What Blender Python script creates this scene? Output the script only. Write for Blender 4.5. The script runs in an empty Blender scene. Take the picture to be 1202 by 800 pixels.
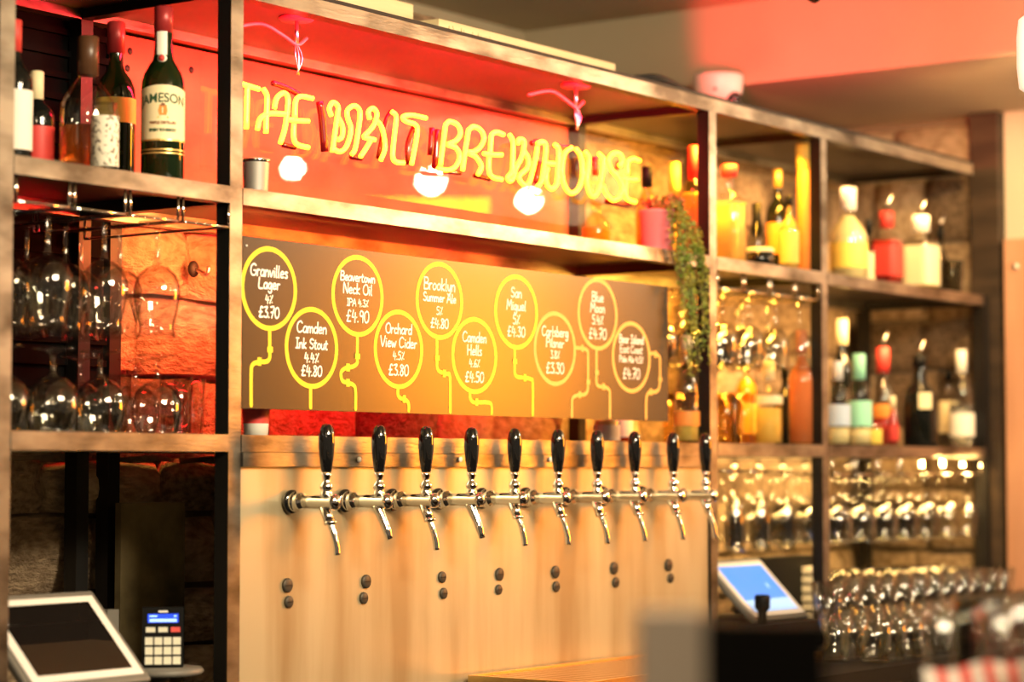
import bpy, math, random
from mathutils import Vector, Matrix
random.seed(7)
SC = bpy.context.scene
COL = SC.collection
PI = math.pi

# ------------------------------------------------------------------ camera
F_PX, CAM = 2740.0, Vector((-3.04, -2.78, 1.40))
PITCH = math.atan(150 / F_PX)
PHI = math.atan((2560.0 - 601) * math.cos(PITCH) / F_PX)
F0 = Vector((math.cos(PHI), math.sin(PHI), 0)); RT = Vector((math.sin(PHI), -math.cos(PHI), 0)); U0 = Vector((0, 0, 1))
FW = F0 * math.cos(PITCH) + U0 * math.sin(PITCH); UP = U0 * math.cos(PITCH) - F0 * math.sin(PITCH)
cd = bpy.data.cameras.new('camera'); cam = bpy.data.objects.new('camera', cd); COL.objects.link(cam)
cd.sensor_width = 36; cd.lens = F_PX / 1202 * 36; cd.clip_start = .05
m3 = Matrix((RT, UP, -FW)).transposed()
cam.matrix_world = Matrix.Translation(CAM) @ m3.to_4x4()
cd.dof.use_dof = True; cd.dof.focus_distance = 4.45; cd.dof.aperture_fstop = 2.1
SC.camera = cam

def ray(x, y): return FW + RT * ((x - 601) / F_PX) + UP * ((400 - y) / F_PX)
def at(x, y, Y):                       # point of the plane Y = const seen at (x, y)
    d = ray(x, y); return CAM + d * ((Y - CAM.y) / d.y)
def atX(x, y, X):
    d = ray(x, y); return CAM + d * ((X - CAM.x) / d.x)
def atZ(x, y, Z):
    d = ray(x, y); return CAM + d * ((Z - CAM.z) / d.z)
def pxof(P):
    d = Vector(P) - CAM; z = d.dot(FW); return 601 + F_PX * d.dot(RT) / z

# ------------------------------------------------------------------ world, lights, exposure
SC.view_settings.view_transform = 'Standard'; SC.view_settings.look = 'None'
SC.view_settings.gamma = 1; SC.view_settings.use_curve_mapping = False
SC.view_settings.exposure = 0.40
w = bpy.data.worlds.new('world'); SC.world = w; w.use_nodes = True
w.node_tree.nodes['Background'].inputs[0].default_value = (1, .74, .48, 1)
w.node_tree.nodes['Background'].inputs[1].default_value = .13

def point(name, loc, col, e, r=.05):
    l = bpy.data.lights.new(name, 'POINT'); l.color = col; l.energy = e; l.shadow_soft_size = r
    o = bpy.data.objects.new(name, l); COL.objects.link(o); o.location = loc; return o
def area(name, loc, target, col, e, sx, sy, spread=180):
    l = bpy.data.lights.new(name, 'AREA'); l.color = col; l.energy = e; l.shape = 'RECTANGLE'; l.size = sx; l.size_y = sy
    l.spread = math.radians(spread)
    o = bpy.data.objects.new(name, l); COL.objects.link(o); o.location = loc
    o.rotation_euler = (Vector(target) - Vector(loc)).to_track_quat('-Z', 'Y').to_euler(); return o
def spot(name, loc, target, col, e, deg, blend=.3, r=.04):
    l = bpy.data.lights.new(name, 'SPOT'); l.color = col; l.energy = e; l.spot_size = math.radians(deg); l.spot_blend = blend
    l.shadow_soft_size = r
    o = bpy.data.objects.new(name, l); COL.objects.link(o); o.location = loc
    o.rotation_euler = (Vector(target) - Vector(loc)).to_track_quat('-Z', 'Y').to_euler(); return o
WARM = (1, .74, .44)
def mirrored(px, py, t):               # a ceiling lamp whose mirror image in the acrylic panel (Y = .1) is seen at (px, py)
    p = CAM + ray(px, py) * t; return (p.x, .2 - p.y, p.z)
point('bar_spot_lamp', mirrored(507, 212, 7.0), (1, .8, .55), 20, .042)
point('bar_spot_lamp', mirrored(622, 234, 7.4), (1, .8, .55), 18, .038)
point('bar_spot_lamp', mirrored(345, 197, 6.6), (1, .8, .55), 8, .032)
point('room_light', (-.2, -1.7, 2.45), WARM, 15, .05)
point('room_light', (-1.9, -1.6, 2.45), WARM, 14, .05)
point('room_light', (1.2, -3.0, 2.4), WARM, 14, .06)
point('room_light', (2.2, -2.6, 2.3), WARM, 12, .05)
point('room_light', (-2.7, -2.3, 2.3), WARM, 9, .05)  # added fill near the camera, brightens the grey foreground box
area('orange_wall_lamp', (3.1, -1.75, 1.90), (.7, 0, 1.75), (1, .27, .003), 6, .42, .8, 60)
area('front_fill_light', (-.5, -2.3, 2.6), (.75, 0, 1.3), (1, .82, .56), 56, 1.0, .5, 110)  # added frontal fill for the menu board and splash plate, no real panel
area('red_strip_light', (.82, .02, 2.20), (.82, .30, 2.12), (1, .010, .04), 18, 1.5, .03)
area('red_strip_light', (.30, .16, 1.50), (.34, .46, 1.62), (1, .01, .02), .8, .35, .03)
area('red_strip_light', (.80, .06, 1.845), (.80, .44, 1.70), (1, .008, .01), 10, 1.5, .02, 120)
area('amber_bay_light', (.85, .20, 1.905), (.85, .45, 2.0), (1, .36, .02), 2, 1.4, .04)
area('amber_bay_light', (.30, .10, 1.86), (.28, .46, 1.74), (1, .50, .12), 1.3, .25, .03, 100)  # added light for the left bay's upper stones, not a real strip
area('amber_bay_light', (-.15, .06, 1.42), (-.1, .40, 1.25), (1, .62, .25), .12, .6, .03, 130)  # added fill so the back of the bottom left bay stays visible
area('amber_bay_light', (1.95, .04, 2.19), (1.95, .3, 1.95), (1, .45, .04), 11, .5, .04, 130)
area('amber_bay_light', (2.00, .05, 1.85), (1.98, .40, 1.6), (1, .44, .05), 17, .5, .04, 110)
area('amber_bay_light', (2.45, .04, 1.42), (2.5, .45, 1.18), (1, .60, .20), 20, 1.4, .04, 130)
area('amber_bay_light', (2.70, .03, 1.85), (2.8, .45, 1.6), (1, .55, .18), 4, .7, .03, 110)
area('amber_bay_light', (2.65, .03, 2.19), (2.75, .45, 1.98), (1, .55, .18), 4, .7, .03, 110)
spot('amber_wall_spot', (2.30, -.55, 2.38), (3.2, .3, 1.75), (1, .60, .22), 48, 80, .6)
spot('red_up_spot', (1.85, .10, 2.31), (2.4, .0, 2.52), (1, .045, .045), 27, 88, .12)

# ------------------------------------------------------------------ materials
M = {}
def mat(name, col, rough=.5, metal=0, trans=0, ior=1.45, emit=None, es=0, noise=None, bump=None, spec=None, coat=0, alpha=None):
    m = bpy.data.materials.new(name); m.use_nodes = True; nt = m.node_tree; b = nt.nodes['Principled BSDF']
    b.inputs['Base Color'].default_value = (*col, 1); b.inputs['Roughness'].default_value = rough
    b.inputs['Metallic'].default_value = metal; b.inputs['Transmission Weight'].default_value = trans
    b.inputs['IOR'].default_value = ior; b.inputs['Coat Weight'].default_value = coat
    if spec is not None: b.inputs['Specular IOR Level'].default_value = spec
    if emit: b.inputs['Emission Color'].default_value = (*emit, 1); b.inputs['Emission Strength'].default_value = es
    tc = None
    if noise or bump:
        tc = nt.nodes.new('ShaderNodeTexCoord')
    if noise:                          # (colour2, scale xyz, contrast lo, hi, roughness var)
        c2, sc, lo, hi = noise[:4]
        mp = nt.nodes.new('ShaderNodeMapping'); mp.inputs['Scale'].default_value = sc
        nt.links.new(tc.outputs['Object'], mp.inputs['Vector'])
        n = nt.nodes.new('ShaderNodeTexNoise'); n.inputs['Scale'].default_value = 1; n.inputs['Detail'].default_value = 6
        nt.links.new(mp.outputs[0], n.inputs['Vector'])
        r = nt.nodes.new('ShaderNodeMapRange'); r.inputs[1].default_value = lo; r.inputs[2].default_value = hi
        nt.links.new(n.outputs['Fac'], r.inputs[0])
        x = nt.nodes.new('ShaderNodeMix'); x.data_type = 'RGBA'
        x.inputs['A'].default_value = (*col, 1); x.inputs['B'].default_value = (*c2, 1)
        nt.links.new(r.outputs[0], x.inputs['Factor']); nt.links.new(x.outputs['Result'], b.inputs['Base Color'])
    if bump:                           # (scale, strength, distance)
        n2 = nt.nodes.new('ShaderNodeTexNoise'); n2.inputs['Detail'].default_value = 8; n2.inputs['Roughness'].default_value = .6
        if isinstance(bump[0], tuple):
            mp2 = nt.nodes.new('ShaderNodeMapping'); mp2.inputs['Scale'].default_value = bump[0]
            nt.links.new(tc.outputs['Object'], mp2.inputs['Vector']); nt.links.new(mp2.outputs[0], n2.inputs['Vector']); n2.inputs['Scale'].default_value = 1
        else:
            n2.inputs['Scale'].default_value = bump[0]; nt.links.new(tc.outputs['Object'], n2.inputs['Vector'])
        bp = nt.nodes.new('ShaderNodeBump'); bp.inputs['Strength'].default_value = bump[1]; bp.inputs['Distance'].default_value = bump[2]
        nt.links.new(n2.outputs['Fac'], bp.inputs['Height']); nt.links.new(bp.outputs[0], b.inputs['Normal'])
    M[name] = m; return m
def thin_glass(name, tint=(.96, .97, .96), refl=.10, rough=.01):
    m = bpy.data.materials.new(name); m.use_nodes = True; nt = m.node_tree; nt.nodes.clear()
    o = nt.nodes.new('ShaderNodeOutputMaterial'); t = nt.nodes.new('ShaderNodeBsdfTransparent'); g = nt.nodes.new('ShaderNodeBsdfGlossy')
    t.inputs[0].default_value = (*tint, 1); g.inputs['Roughness'].default_value = rough
    lw = nt.nodes.new('ShaderNodeLayerWeight'); lw.inputs['Blend'].default_value = .5
    pw = nt.nodes.new('ShaderNodeMath'); pw.operation = 'POWER'; pw.inputs[1].default_value = 4; nt.links.new(lw.outputs['Facing'], pw.inputs[0])
    mr = nt.nodes.new('ShaderNodeMapRange'); mr.inputs[3].default_value = refl; mr.inputs[4].default_value = .9 if name != 'acrylic' else .30
    nt.links.new(pw.outputs[0], mr.inputs[0]); mx = nt.nodes.new('ShaderNodeMixShader')
    nt.links.new(mr.outputs[0], mx.inputs[0]); nt.links.new(t.outputs[0], mx.inputs[1]); nt.links.new(g.outputs[0], mx.inputs[2])
    nt.links.new(mx.outputs[0], o.inputs[0]); M[name] = m; return m

mat('ground_steel', (.42, .40, .35), .36, 1, noise=((.12, .105, .085), (7, 30, 14), .38, .66), bump=((40, 200, 200), .25, .002))
mat('black_steel', (.012, .011, .010), .42, .3)
mat('shelf_steel', (.045, .038, .034), .45, .1, noise=((.02, .016, .014), (5, 5, 5), .4, .7))
mat('stone', (.50, .36, .22), .9, noise=((.23, .15, .085), (9, 9, 9), .38, .68), bump=(22, .9, .03))
mat('stone_pale', (.62, .47, .30), .9, noise=((.34, .23, .13), (7, 7, 7), .38, .7), bump=(16, .9, .035))
mat('stone_dark', (.34, .23, .14), .9, noise=((.14, .09, .05), (11, 11, 11), .35, .65), bump=(26, 1, .03))
mat('mortar', (.20, .15, .10), .95, bump=(40, .8, .01))
mat('plaster', (.52, .44, .30), .85, noise=((.46, .38, .25), (2, 2, 2), .3, .7))
mat('plaster_beige', (.62, .53, .40), .8)
mat('floor_tile', (.10, .08, .06), .5)
mat('painted_board', (.62, .12, .06), .6, noise=((.40, .06, .03), (4, 4, 9), .42, .7), bump=(14, .3, .01))
mat('pale_timber', (.80, .68, .42), .6, noise=((.66, .52, .28), (3, 30, 30), .4, .7))
mat('dark_timber', (.035, .024, .016), .45, noise=((.07, .045, .028), (4, 4, 20), .4, .7))
mat('door_wood', (.62, .33, .20), .5, noise=((.50, .25, .14), (12, 12, 2), .4, .7))
mat('black_panel', (.003, .003, .003), .8, spec=.05)
mat('mottled_label', (.88, .82, .66), .6, noise=((.12, .08, .05), (130, 130, 130), .52, .60))
mat('bronze', (.09, .040, .018), .35)
mat('dark_board', (.16, .125, .06), .45, noise=((.03, .025, .012), (6, 6, 6), .4, .6), bump=((60, 9, 9), .3, .003))
mat('splash_plate', (.54, .49, .33), .40, .55, noise=((.38, .29, .16), (7, 7, .7), .42, .64), bump=((110, 110, 4), .10, .0012))
mat('plug', (.07, .06, .045), .5, .5)
mat('chrome', (.86, .84, .80), .07, 1)
mat('black_gloss', (.006, .006, .006), .06, 0, coat=1)
mat('menu_black', (.022, .019, .014), .27, .0, spec=.5)
mat('print_yellow', (1, .74, .03), .5)
mat('print_amber', (.90, .50, .12), .5)
mat('chalk', (.97, .96, .90), .6)
mat('neon', (1, .6, .1), .3, emit=(1, .40, .012), es=7)
mat('blocked', (.16, .004, .010), .25, coat=.6)
mat('red_cable', (.75, .12, .12), .4)
mat('zinc', (.75, .70, .64), .3, 1)
mat('cup_steel', (.80, .76, .68), .48, .9)
mat('rubber', (.012, .012, .012), .6)
mat('plastic_white', (.80, .78, .74), .35)
mat('plastic_grey', (.16, .15, .13), .4)
mat('plastic_black', (.004, .004, .004), .55, spec=.2)
mat('lens', (.004, .004, .004), .05, coat=1)
mat('screen_off', (.010, .008, .007), .04, coat=1)
mat('screen_blue', (.05, .15, .4), .3, emit=(.06, .24, .85), es=.9)
mat('screen_pale', (.05, .15, .4), .3, emit=(.55, .75, 1), es=.9)
mat('lcd_blue', (.01, .03, .3), .3, emit=(.02, .07, .75), es=1.0)
mat('lcd_light', (.3, .5, .8), .3, emit=(.35, .6, 1), es=1.0)
mat('key', (.78, .76, .62), .5)
mat('key_red', (.75, .10, .09), .5)
mat('worktop', (.008, .007, .006), .5, spec=.15)
mat('brass', (.78, .52, .22), .3, 1)
mat('tray', (.55, .38, .20), .35, .8)
mat('cream', (.88, .76, .46), .6)
mat('cream_white', (.90, .87, .76), .55)
mat('ink_green', (.03, .09, .04), .6)
mat('ink_brown', (.25, .11, .05), .6)
mat('gold', (.80, .55, .18), .35, .7)
mat('foil_red', (.36, .03, .03), .35, .2)
mat('label_red', (.62, .05, .04), .5)
mat('label_yellow', (.90, .66, .12), .5)
mat('label_orange', (.80, .28, .05), .5)
mat('label_mint', (.35, .80, .58), .5)
mat('label_blue', (.62, .74, .88), .5)
mat('label_black', (.02, .02, .02), .5)
mat('cork', (.45, .28, .14), .8)
mat('glass_green', (.012, .032, .008), .05, 0, .6, 1.5)
mat('glass_black', (.006, .007, .006), .06)
mat('liquid_amber', (.80, .26, .04), .05, 0, .75, 1.34)
mat('liquid_gold', (.98, .72, .16), .1, 0, .45, 1.34)
mat('liquid_red', (.62, .03, .02), .1, 0, .4, 1.34)
mat('liquid_pink', (.92, .36, .20), .15, 0, .3, 1.34)
mat('liquid_orange', (.95, .42, .05), .15, 0, .35, 1.34)
mat('liquid_cream', (.95, .82, .42), .25, 0, .2, 1.34)
mat('liquid_clear', (.93, .95, .92), .03, 0, .95, 1.34)
mat('pot_pink', (.85, .24, .28), .45)
mat('leaf', (.16, .26, .035), .5, noise=((.36, .34, .04), (20, 20, 20), .4, .6))
mat('leaf_red', (.50, .12, .08), .5, noise=((.40, .24, .05), (20, 20, 20), .4, .6))
mat('stem', (.14, .12, .04), .6)
mat('black_cloth', (.02, .02, .02), .7)
mat('stripe_red', (.75, .06, .05), .7)
mat('stripe_white', (.85, .80, .74), .7)
mat('grey_card', (.88, .82, .76), .6)
mat('lamp_white', (.9, .85, .78), .5, emit=(1, .85, .65), es=.5)
thin_glass('glass', (.95, .95, .93), .085)
thin_glass('glass_amber', (.98, .86, .62), .045)
thin_glass('glass_smoke', (.62, .62, .58), .02)
thin_glass('acrylic', (.985, .975, .975), .02, .008)

# ------------------------------------------------------------------ mesh helpers
class MB:
    def __init__(s): s.v = []; s.f = []; s.sm = []; s.mi = []; s.mats = []
    def _m(s, m):
        if m is None: m = s.mats[0] if s.mats else None
        if m not in s.mats: s.mats.append(m)
        return s.mats.index(m)
    def add(s, v, f, m=None, smooth=False):
        o = len(s.v); s.v += [tuple(p) for p in v]; k = s._m(m)
        for q in f: s.f.append([o + i for i in q]); s.sm.append(smooth); s.mi.append(k)
        return s
    def box(s, x0, x1, y0, y1, z0, z1, m=None, fm=None):   # fm: {'front': other material}
        v = [(x0,y0,z0),(x1,y0,z0),(x1,y1,z0),(x0,y1,z0),(x0,y0,z1),(x1,y0,z1),(x1,y1,z1),(x0,y1,z1)]
        fs = {'bottom':[0,3,2,1],'top':[4,5,6,7],'front':[0,1,5,4],'right':[1,2,6,5],'back':[2,3,7,6],'left':[3,0,4,7]}
        for k, q in fs.items(): s.add([v[i] for i in q], [[0,1,2,3]], (fm or {}).get(k, m))
        return s
    def lathe(s, prof, m=None, seg=24, sq=0, c=(0,0), axis='z', smooth=True, cap=True):
        o = []; n = len(prof)
        for (r, z) in prof:
            for k in range(seg):
                a = 2 * PI * (k + .5) / seg; ca, sa = math.cos(a), math.sin(a)
                if sq: q = (abs(ca)**sq + abs(sa)**sq)**(-1 / sq)
                else: q = 1
                x, y = r * q * ca, r * q * sa
                if axis == 'z': o.append((c[0] + x, c[1] + y, z))
                else: o.append((c[0] + x, z, c[1] + y))
        f = []
        for i in range(n - 1):
            for k in range(seg):
                a, b = i * seg + k, i * seg + (k + 1) % seg
                q = [a, b, b + seg, a + seg]
                f.append(q if axis == 'z' else q[::-1])
        if cap:
            if prof[0][0] > 1e-5: f.append(list(range(seg))[::-1] if axis == 'z' else list(range(seg)))
            if prof[-1][0] > 1e-5:
                q = list(range((n-1) * seg, n * seg)); f.append(q if axis == 'z' else q[::-1])
        s.add(o, f, m, smooth); return s
    def tube(s, pts, r, m=None, seg=8, closed=False, smoothing=0):
        P = [Vector(p) for p in pts]
        if smoothing: P = catmull(P, smoothing, closed)
        n = len(P); rr = r if isinstance(r, (list, tuple)) else [r] * n
        if len(rr) != n: rr = [rr[min(len(rr) - 1, int(i * len(rr) / n))] for i in range(n)]
        up = None; rings = []
        for i in range(n):
            a = P[i - 1] if (i > 0 or closed) else P[i]; b = P[(i + 1) % n] if (i < n - 1 or closed) else P[i]
            t = (b - a); t = t.normalized() if t.length > 1e-9 else Vector((0, 0, 1))
            if up is None: up = t.orthogonal().normalized()
            else:
                up = up - t * up.dot(t); up = up.normalized() if up.length > 1e-6 else t.orthogonal().normalized()
            sd = t.cross(up); rings.append([P[i] + (up * math.cos(2*PI*k/seg) + sd * math.sin(2*PI*k/seg)) * rr[i] for k in range(seg)])
        v = [p for q in rings for p in q]; f = []
        for i in range(n if closed else n - 1):
            j = (i + 1) % n
            for k in range(seg):
                l = (k + 1) % seg; f.append([i*seg+k, i*seg+l, j*seg+l, j*seg+k])
        if not closed: f.append(list(range(seg))[::-1]); f.append(list(range((n-1)*seg, n*seg)))
        s.add(v, f, m, True); return s
    def ball(s, c, r, m=None, seg=16, rings=10, sc=(1,1,1)):
        v = []; f = []
        for i in range(rings + 1):
            th = PI * i / rings
            for k in range(seg):
                a = 2*PI*k/seg; v.append((c[0]+r*sc[0]*math.sin(th)*math.cos(a), c[1]+r*sc[1]*math.sin(th)*math.sin(a), c[2]-r*sc[2]*math.cos(th)))
        for i in range(rings):
            for k in range(seg): l = (k+1) % seg; f.append([i*seg+k, i*seg+l, (i+1)*seg+l, (i+1)*seg+k])
        s.add(v, f, m, True); return s
    def ribbon(s, pts, w, m=None, y=0, th=.0006, joints=True):   # flat stroke in the XZ plane facing -Y
        for i in range(len(pts) - 1):
            a, b = Vector(pts[i]), Vector(pts[i+1]); d = b - a
            if d.length < 1e-7: continue
            n = Vector((-d.y, d.x)).normalized() * w / 2; q = [a - n, b - n, b + n, a + n]
            s.add([(p.x, y - i * 2e-5, p.y) for p in q], [[0,1,2,3]], m)
        if joints:
            for i, p in enumerate(pts):
                s.add([(p[0] + w/2*math.cos(2*PI*k/10), y - (i + .5) * 2e-5, p[1] + w/2*math.sin(2*PI*k/10)) for k in range(10)], [list(range(10))], m)
        return s
    def build(s, name, m=None, parent=None, loc=None, rz=0, bevel=0):
        me = bpy.data.meshes.new(name); me.from_pydata(s.v, [], s.f)
        for q in s.mats: me.materials.append(M[q] if q else M[m])
        me.polygons.foreach_set('use_smooth', s.sm); me.polygons.foreach_set('material_index', s.mi); me.update()
        o = bpy.data.objects.new(name, me); COL.objects.link(o)
        if parent: o.parent = parent
        if loc is not None: o.location = loc
        if rz: o.rotation_euler.z = rz
        if bevel:
            b = o.modifiers.new('bevel', 'BEVEL'); b.width = bevel; b.segments = 2; b.limit_method = 'ANGLE'
        return o
def catmull(P, n, closed=False):
    out = []; N = len(P)
    for i in range(N if closed else N - 1):
        p1, p2 = P[i], P[(i+1) % N]
        p0 = P[i-1] if (i > 0 or closed) else p1 * 2 - p2
        p3 = P[(i+2) % N] if (i < N - 2 or closed) else p2 * 2 - p1
        for k in range(n):
            t = k / n
            out.append(.5 * ((2*p1) + (-p0+p2)*t + (2*p0-5*p1+4*p2-p3)*t*t + (-p0+3*p1-3*p2+p3)*t**3))
    if not closed: out.append(P[-1])
    return out
def thing(name, loc, label, cat, group=None, rz=0):
    o = bpy.data.objects.new(name, None); COL.objects.link(o); o.location = loc; o.rotation_euler.z = rz
    o.empty_display_size = .05; tag(o, label, cat, group); return o
def tag(o, label, cat, group=None):
    o['label'] = label; o['category'] = cat
    if group: o['group'] = group
    return o
def struct(o): o['kind'] = 'structure'; return o
def kids(o, objs): return [c for c in objs if c.parent == o]
def dup(root, loc, rz=None, label=None, group=None):
    r = root.copy(); COL.objects.link(r); r.location = loc
    if rz is not None: r.rotation_euler.z = rz
    if label: r['label'] = label
    if group: r['group'] = group
    for ch in root.children:
        c = ch.copy(); COL.objects.link(c); c.parent = r
        for g in ch.children:
            d = g.copy(); COL.objects.link(d); d.parent = c
    return r

S1, S2, TOPZ, WT = 1.897, 1.460, 2.236, .975     # shelf tops, underside of the top beam, worktop

# ------------------------------------------------------------------ room shell
struct(MB().box(-4, 5, -5, 2, -.05, 0).build('floor', 'floor_tile'))
struct(MB().box(-4, 2.4, -5, 2, 2.655, 2.75).build('ceiling', 'plaster'))
struct(MB().box(2.4, 5, -5, 2, 2.433, 2.75).build('trim_1', 'plaster'))          # dropped bulkhead
struct(MB().box(-4, 5, 1.06, 1.2, 0, 2.655).build('wall_rear', 'plaster'))
wb = struct(MB().box(-4, 3.26, .475, .62, 0, 2.28).build('wall_back', 'mortar'))
wr = struct(MB().box(3.29, 3.42, .04, 1.06, 0, 2.433).build('wall_side', 'mortar'))
struct(MB().box(3.27, 3.40, -5, -.03, 0, 2.433).build('wall_right', 'plaster_beige'))
struct(MB().box(3.235, 3.42, -.025, .062, 0, 2.433, None).build('trim_2', 'dark_timber', bevel=.004))
dr = struct(MB().box(3.238, 3.268, -.95, -.04, .0, 2.06).build('door_1', 'door_wood', bevel=.004))
h = MB(); h.lathe([(0, 0), (.011, 0), (.011, .004), (.007, .008), (0, .009)], 'zinc', 12, axis='z'); hs = h.build('screw', 'zinc', dr, (3.238, -.075, 1.98)); hs.rotation_euler.y = -PI/2
# stones as pieces
def stone_mesh(seed):
    rd = random.Random(seed); nx, nz = 5, 4; v = []; f = []
    for j in range(nz):
        for i in range(nx):
            edge = (i in (0, nx-1)) + (j in (0, nz-1))
            u, w_ = i/(nx-1), j/(nz-1)
            jx = rd.uniform(-.02, .02) if edge < 2 else rd.uniform(-.03, .03)
            yy = rd.uniform(-.2, .25) - (0 if edge == 0 else -.55 if edge == 1 else -.8)
            v.append((u - .5 + jx, -.55 + yy * .5, w_ - .5 + rd.uniform(-.035, .035)))
    for j in range(nz-1):
        for i in range(nx-1): f.append([j*nx+i, j*nx+i+1, (j+1)*nx+i+1, (j+1)*nx+i])
    rim = [i for i in range(nx)] + [j*nx+nx-1 for j in range(1, nz)] + [(nz-1)*nx+i for i in range(nx-2, -1, -1)] + [j*nx for j in range(nz-2, 0, -1)]
    o = len(v); v += [(v[i][0], .5, v[i][2]) for i in rim]
    for k in range(len(rim)): l = (k+1) % len(rim); f.append([rim[l], rim[k], o+k, o+l])
    b = MB(); b.add(v, f, None, True); return b
SM = []
for i, mm in enumerate(['stone', 'stone_pale', 'stone_dark'] * 4):
    t = stone_mesh(i); me = bpy.data.meshes.new('stone'); me.from_pydata(t.v, [], t.f); me.materials.append(M[mm])
    me.polygons.foreach_set('use_smooth', [True]*len(me.polygons)); SM.append(me)
def stones(parent, a0, a1, z0, z1, plane, axis, keep=lambda a, z: True, hr=(.10, .19), wr_=(.16, .36)):
    z = z0; row = 0
    while z < z1 - .03:
        hh = min(random.uniform(*hr), z1 - z); a = a0 - random.uniform(0, .15)
        while a < a1:
            ww = random.uniform(*wr_)
            if keep(a + ww/2, z + hh/2):
                lo, hi = max(a, a0), min(a + ww, a1)
                if hi - lo > .04:
                    o = bpy.data.objects.new('stone', random.choice(SM)); COL.objects.link(o); o.parent = parent
                    o.scale = (hi - lo - .012, .07, hh - .012)
                    if axis == 'x': o.location = ((lo+hi)/2, plane, z + hh/2)
                    else: o.location = (plane, (lo+hi)/2, z + hh/2); o.rotation_euler.z = -PI/2
            a += ww
        z += hh; row += 1
def keep_back(a, z):
    if .55 < a < 1.55 and z < 1.42: return False
    if z < .9: return False
    if z > 2.28 and 1.55 < a < 2.3: return False
    return True
random.seed(3)
stones(wb, -.3, 3.24, .93, 2.28, .465, 'x', keep_back)
stones(wb, .3, 1.56, 2.285, 2.45, .50, 'x', keep_back, (.15, .17), (.2, .4))
stones(wb, 2.3, 3.24, 2.285, 2.43, .49, 'x', keep_back, (.14, .15), (.2, .4))
stones(wr, .05, .46, .93, 2.43, 3.285, 'y', lambda a, z: True, (.13, .26), (.15, .3))
struct(MB().box(.3, 1.56, .53, .62, 2.28, 2.43).build('trim_3', 'mortar'))
# ------------------------------------------------------------------ worktop (back bar) and customer bar
bw = MB(); bw.box(-1.4, 3.22, -.5, .40, WT - .035, WT)
o = bw.build('back_bar_worktop', 'worktop', bevel=.004); tag(o, 'black back bar worktop running beneath the taps and shelves', 'worktop')
o = MB().box(-1.4, 3.2, -.46, .40, 0, WT - .036).build('back_bar_cabinet', 'black_steel', bevel=.003); tag(o, 'black cabinet carrying the back bar worktop', 'cabinet')
cb = thing('customer_bar', (0, -1.8, 0), 'front bar counter at the bottom edge, holding the blurred box and jars', 'bar')
MB().box(-2.4, 2.4, -.3, .3, 1.06, 1.10).build('bar_top', 'dark_timber', cb, bevel=.006)
MB().box(-2.3, 2.3, -.12, .2, 0, 1.06).build('bar_front', 'dark_timber', cb)

# ------------------------------------------------------------------ shelving frame
fr = thing('shelving_frame', (0, 0, WT), 'welded steel back bar shelving frame with ground edges and dark shelves', 'shelving')
def fpart(name, b, m, bev=.0012): return b.build(name, m, fr, (0, 0, -WT), bevel=bev)
FB = {'front': 'ground_steel'}
def post(x0, x1, z1, front=True, y0=0):
    b = MB(); b.box(x0, x1, y0, y0 + .032, WT, z1, 'black_steel', FB if front else None); return fpart('post', b, 'black_steel')
post(-.537, -.505, TOPZ + .03); post(0, .032, TOPZ + .03); post(1.648, 1.680, TOPZ + .03); post(2.200, 2.231, TOPZ + .03)
post(3.185, 3.217, S1, False)
for x in (-.52, .0, 1.66, 2.21, 3.185): post(x, x + .03, (S1 if x > 3 else TOPZ + .03), False, .375)
post(.105, .135, TOPZ, False, .40)
def beam(x0, x1, z1, m='front', h=.030, y0=-.001, d=.032):
    b = MB(); b.box(x0, x1, y0, y0 + d, z1 - h, z1, 'black_steel', FB if m == 'front' else {'front': 'ground_steel', 'bottom': 'ground_steel'})
    return fpart('crossbeam', b, 'black_steel')
seams = [(-.505, -.001), (.033, 1.647), (1.681, 2.199), (2.232, 3.184)]
for a, b_ in seams:
    beam(a, b_, S1); beam(a, b_, S2)
beam(-.505, 3.11, TOPZ + .031, y0=-.003, d=.034)
for a, b_ in [(-.505, 3.18)]:
    for z in (S1, S2): beam(a, b_, z, 'x', y0=.375, d=.03)
beam(-.505, 3.11, TOPZ + .03, 'x', y0=.375, d=.03)
for x in (-.52, .0, 1.65, 2.20, 3.186):
    for z in (S1, S2):
        b = MB(); b.box(x, x + .028, .034, .374, z - .03, z - .002); fpart('side_rail', b, 'black_steel')
b = MB(); b.box(3.085, 3.115, .034, .40, TOPZ, TOPZ + .03); fpart('side_rail', b, 'black_steel')
for x in (0, 1.65, 2.20):
    b = MB(); b.box(x, x + .028, .034, .374, TOPZ + .001, TOPZ + .029); fpart('side_rail', b, 'black_steel')
for i, (a, b_) in enumerate(seams):
    for z in (S1, S2):
        b = MB(); b.box(a, b_, .034, .374, z - .006, z - .001)
        fpart('shelf_plate', b, 'shelf_steel')
b = MB(); b.box(-.505, 3.085, .036, .374, TOPZ + .018, TOPZ + .026); fpart('shelf_plate', b, 'shelf_steel')
b = MB(); b.box(-.54, 3.11, -.004, .40, TOPZ + .0315, TOPZ + .038); fpart('shelf_mat', b, 'rubber')
# strip with screws over the splash plate
b = MB(); b.box(.034, 1.646, -.004, .008, 1.404, 1.429, 'shelf_steel', {'front': 'ground_steel'}); st = fpart('cover_strip', b, 'ground_steel')
for px in (421, 540, 646):
    p = at(px, 539, -.006); b = MB(); b.lathe([(0, 0), (.0055, 0), (.0055, .002), (.003, .004), (0, .0045)][::-1], 'cream_white', 12, axis='y')
    s_ = b.build('screw', 'cream_white', st, (p.x, -.0085, p.z))
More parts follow.
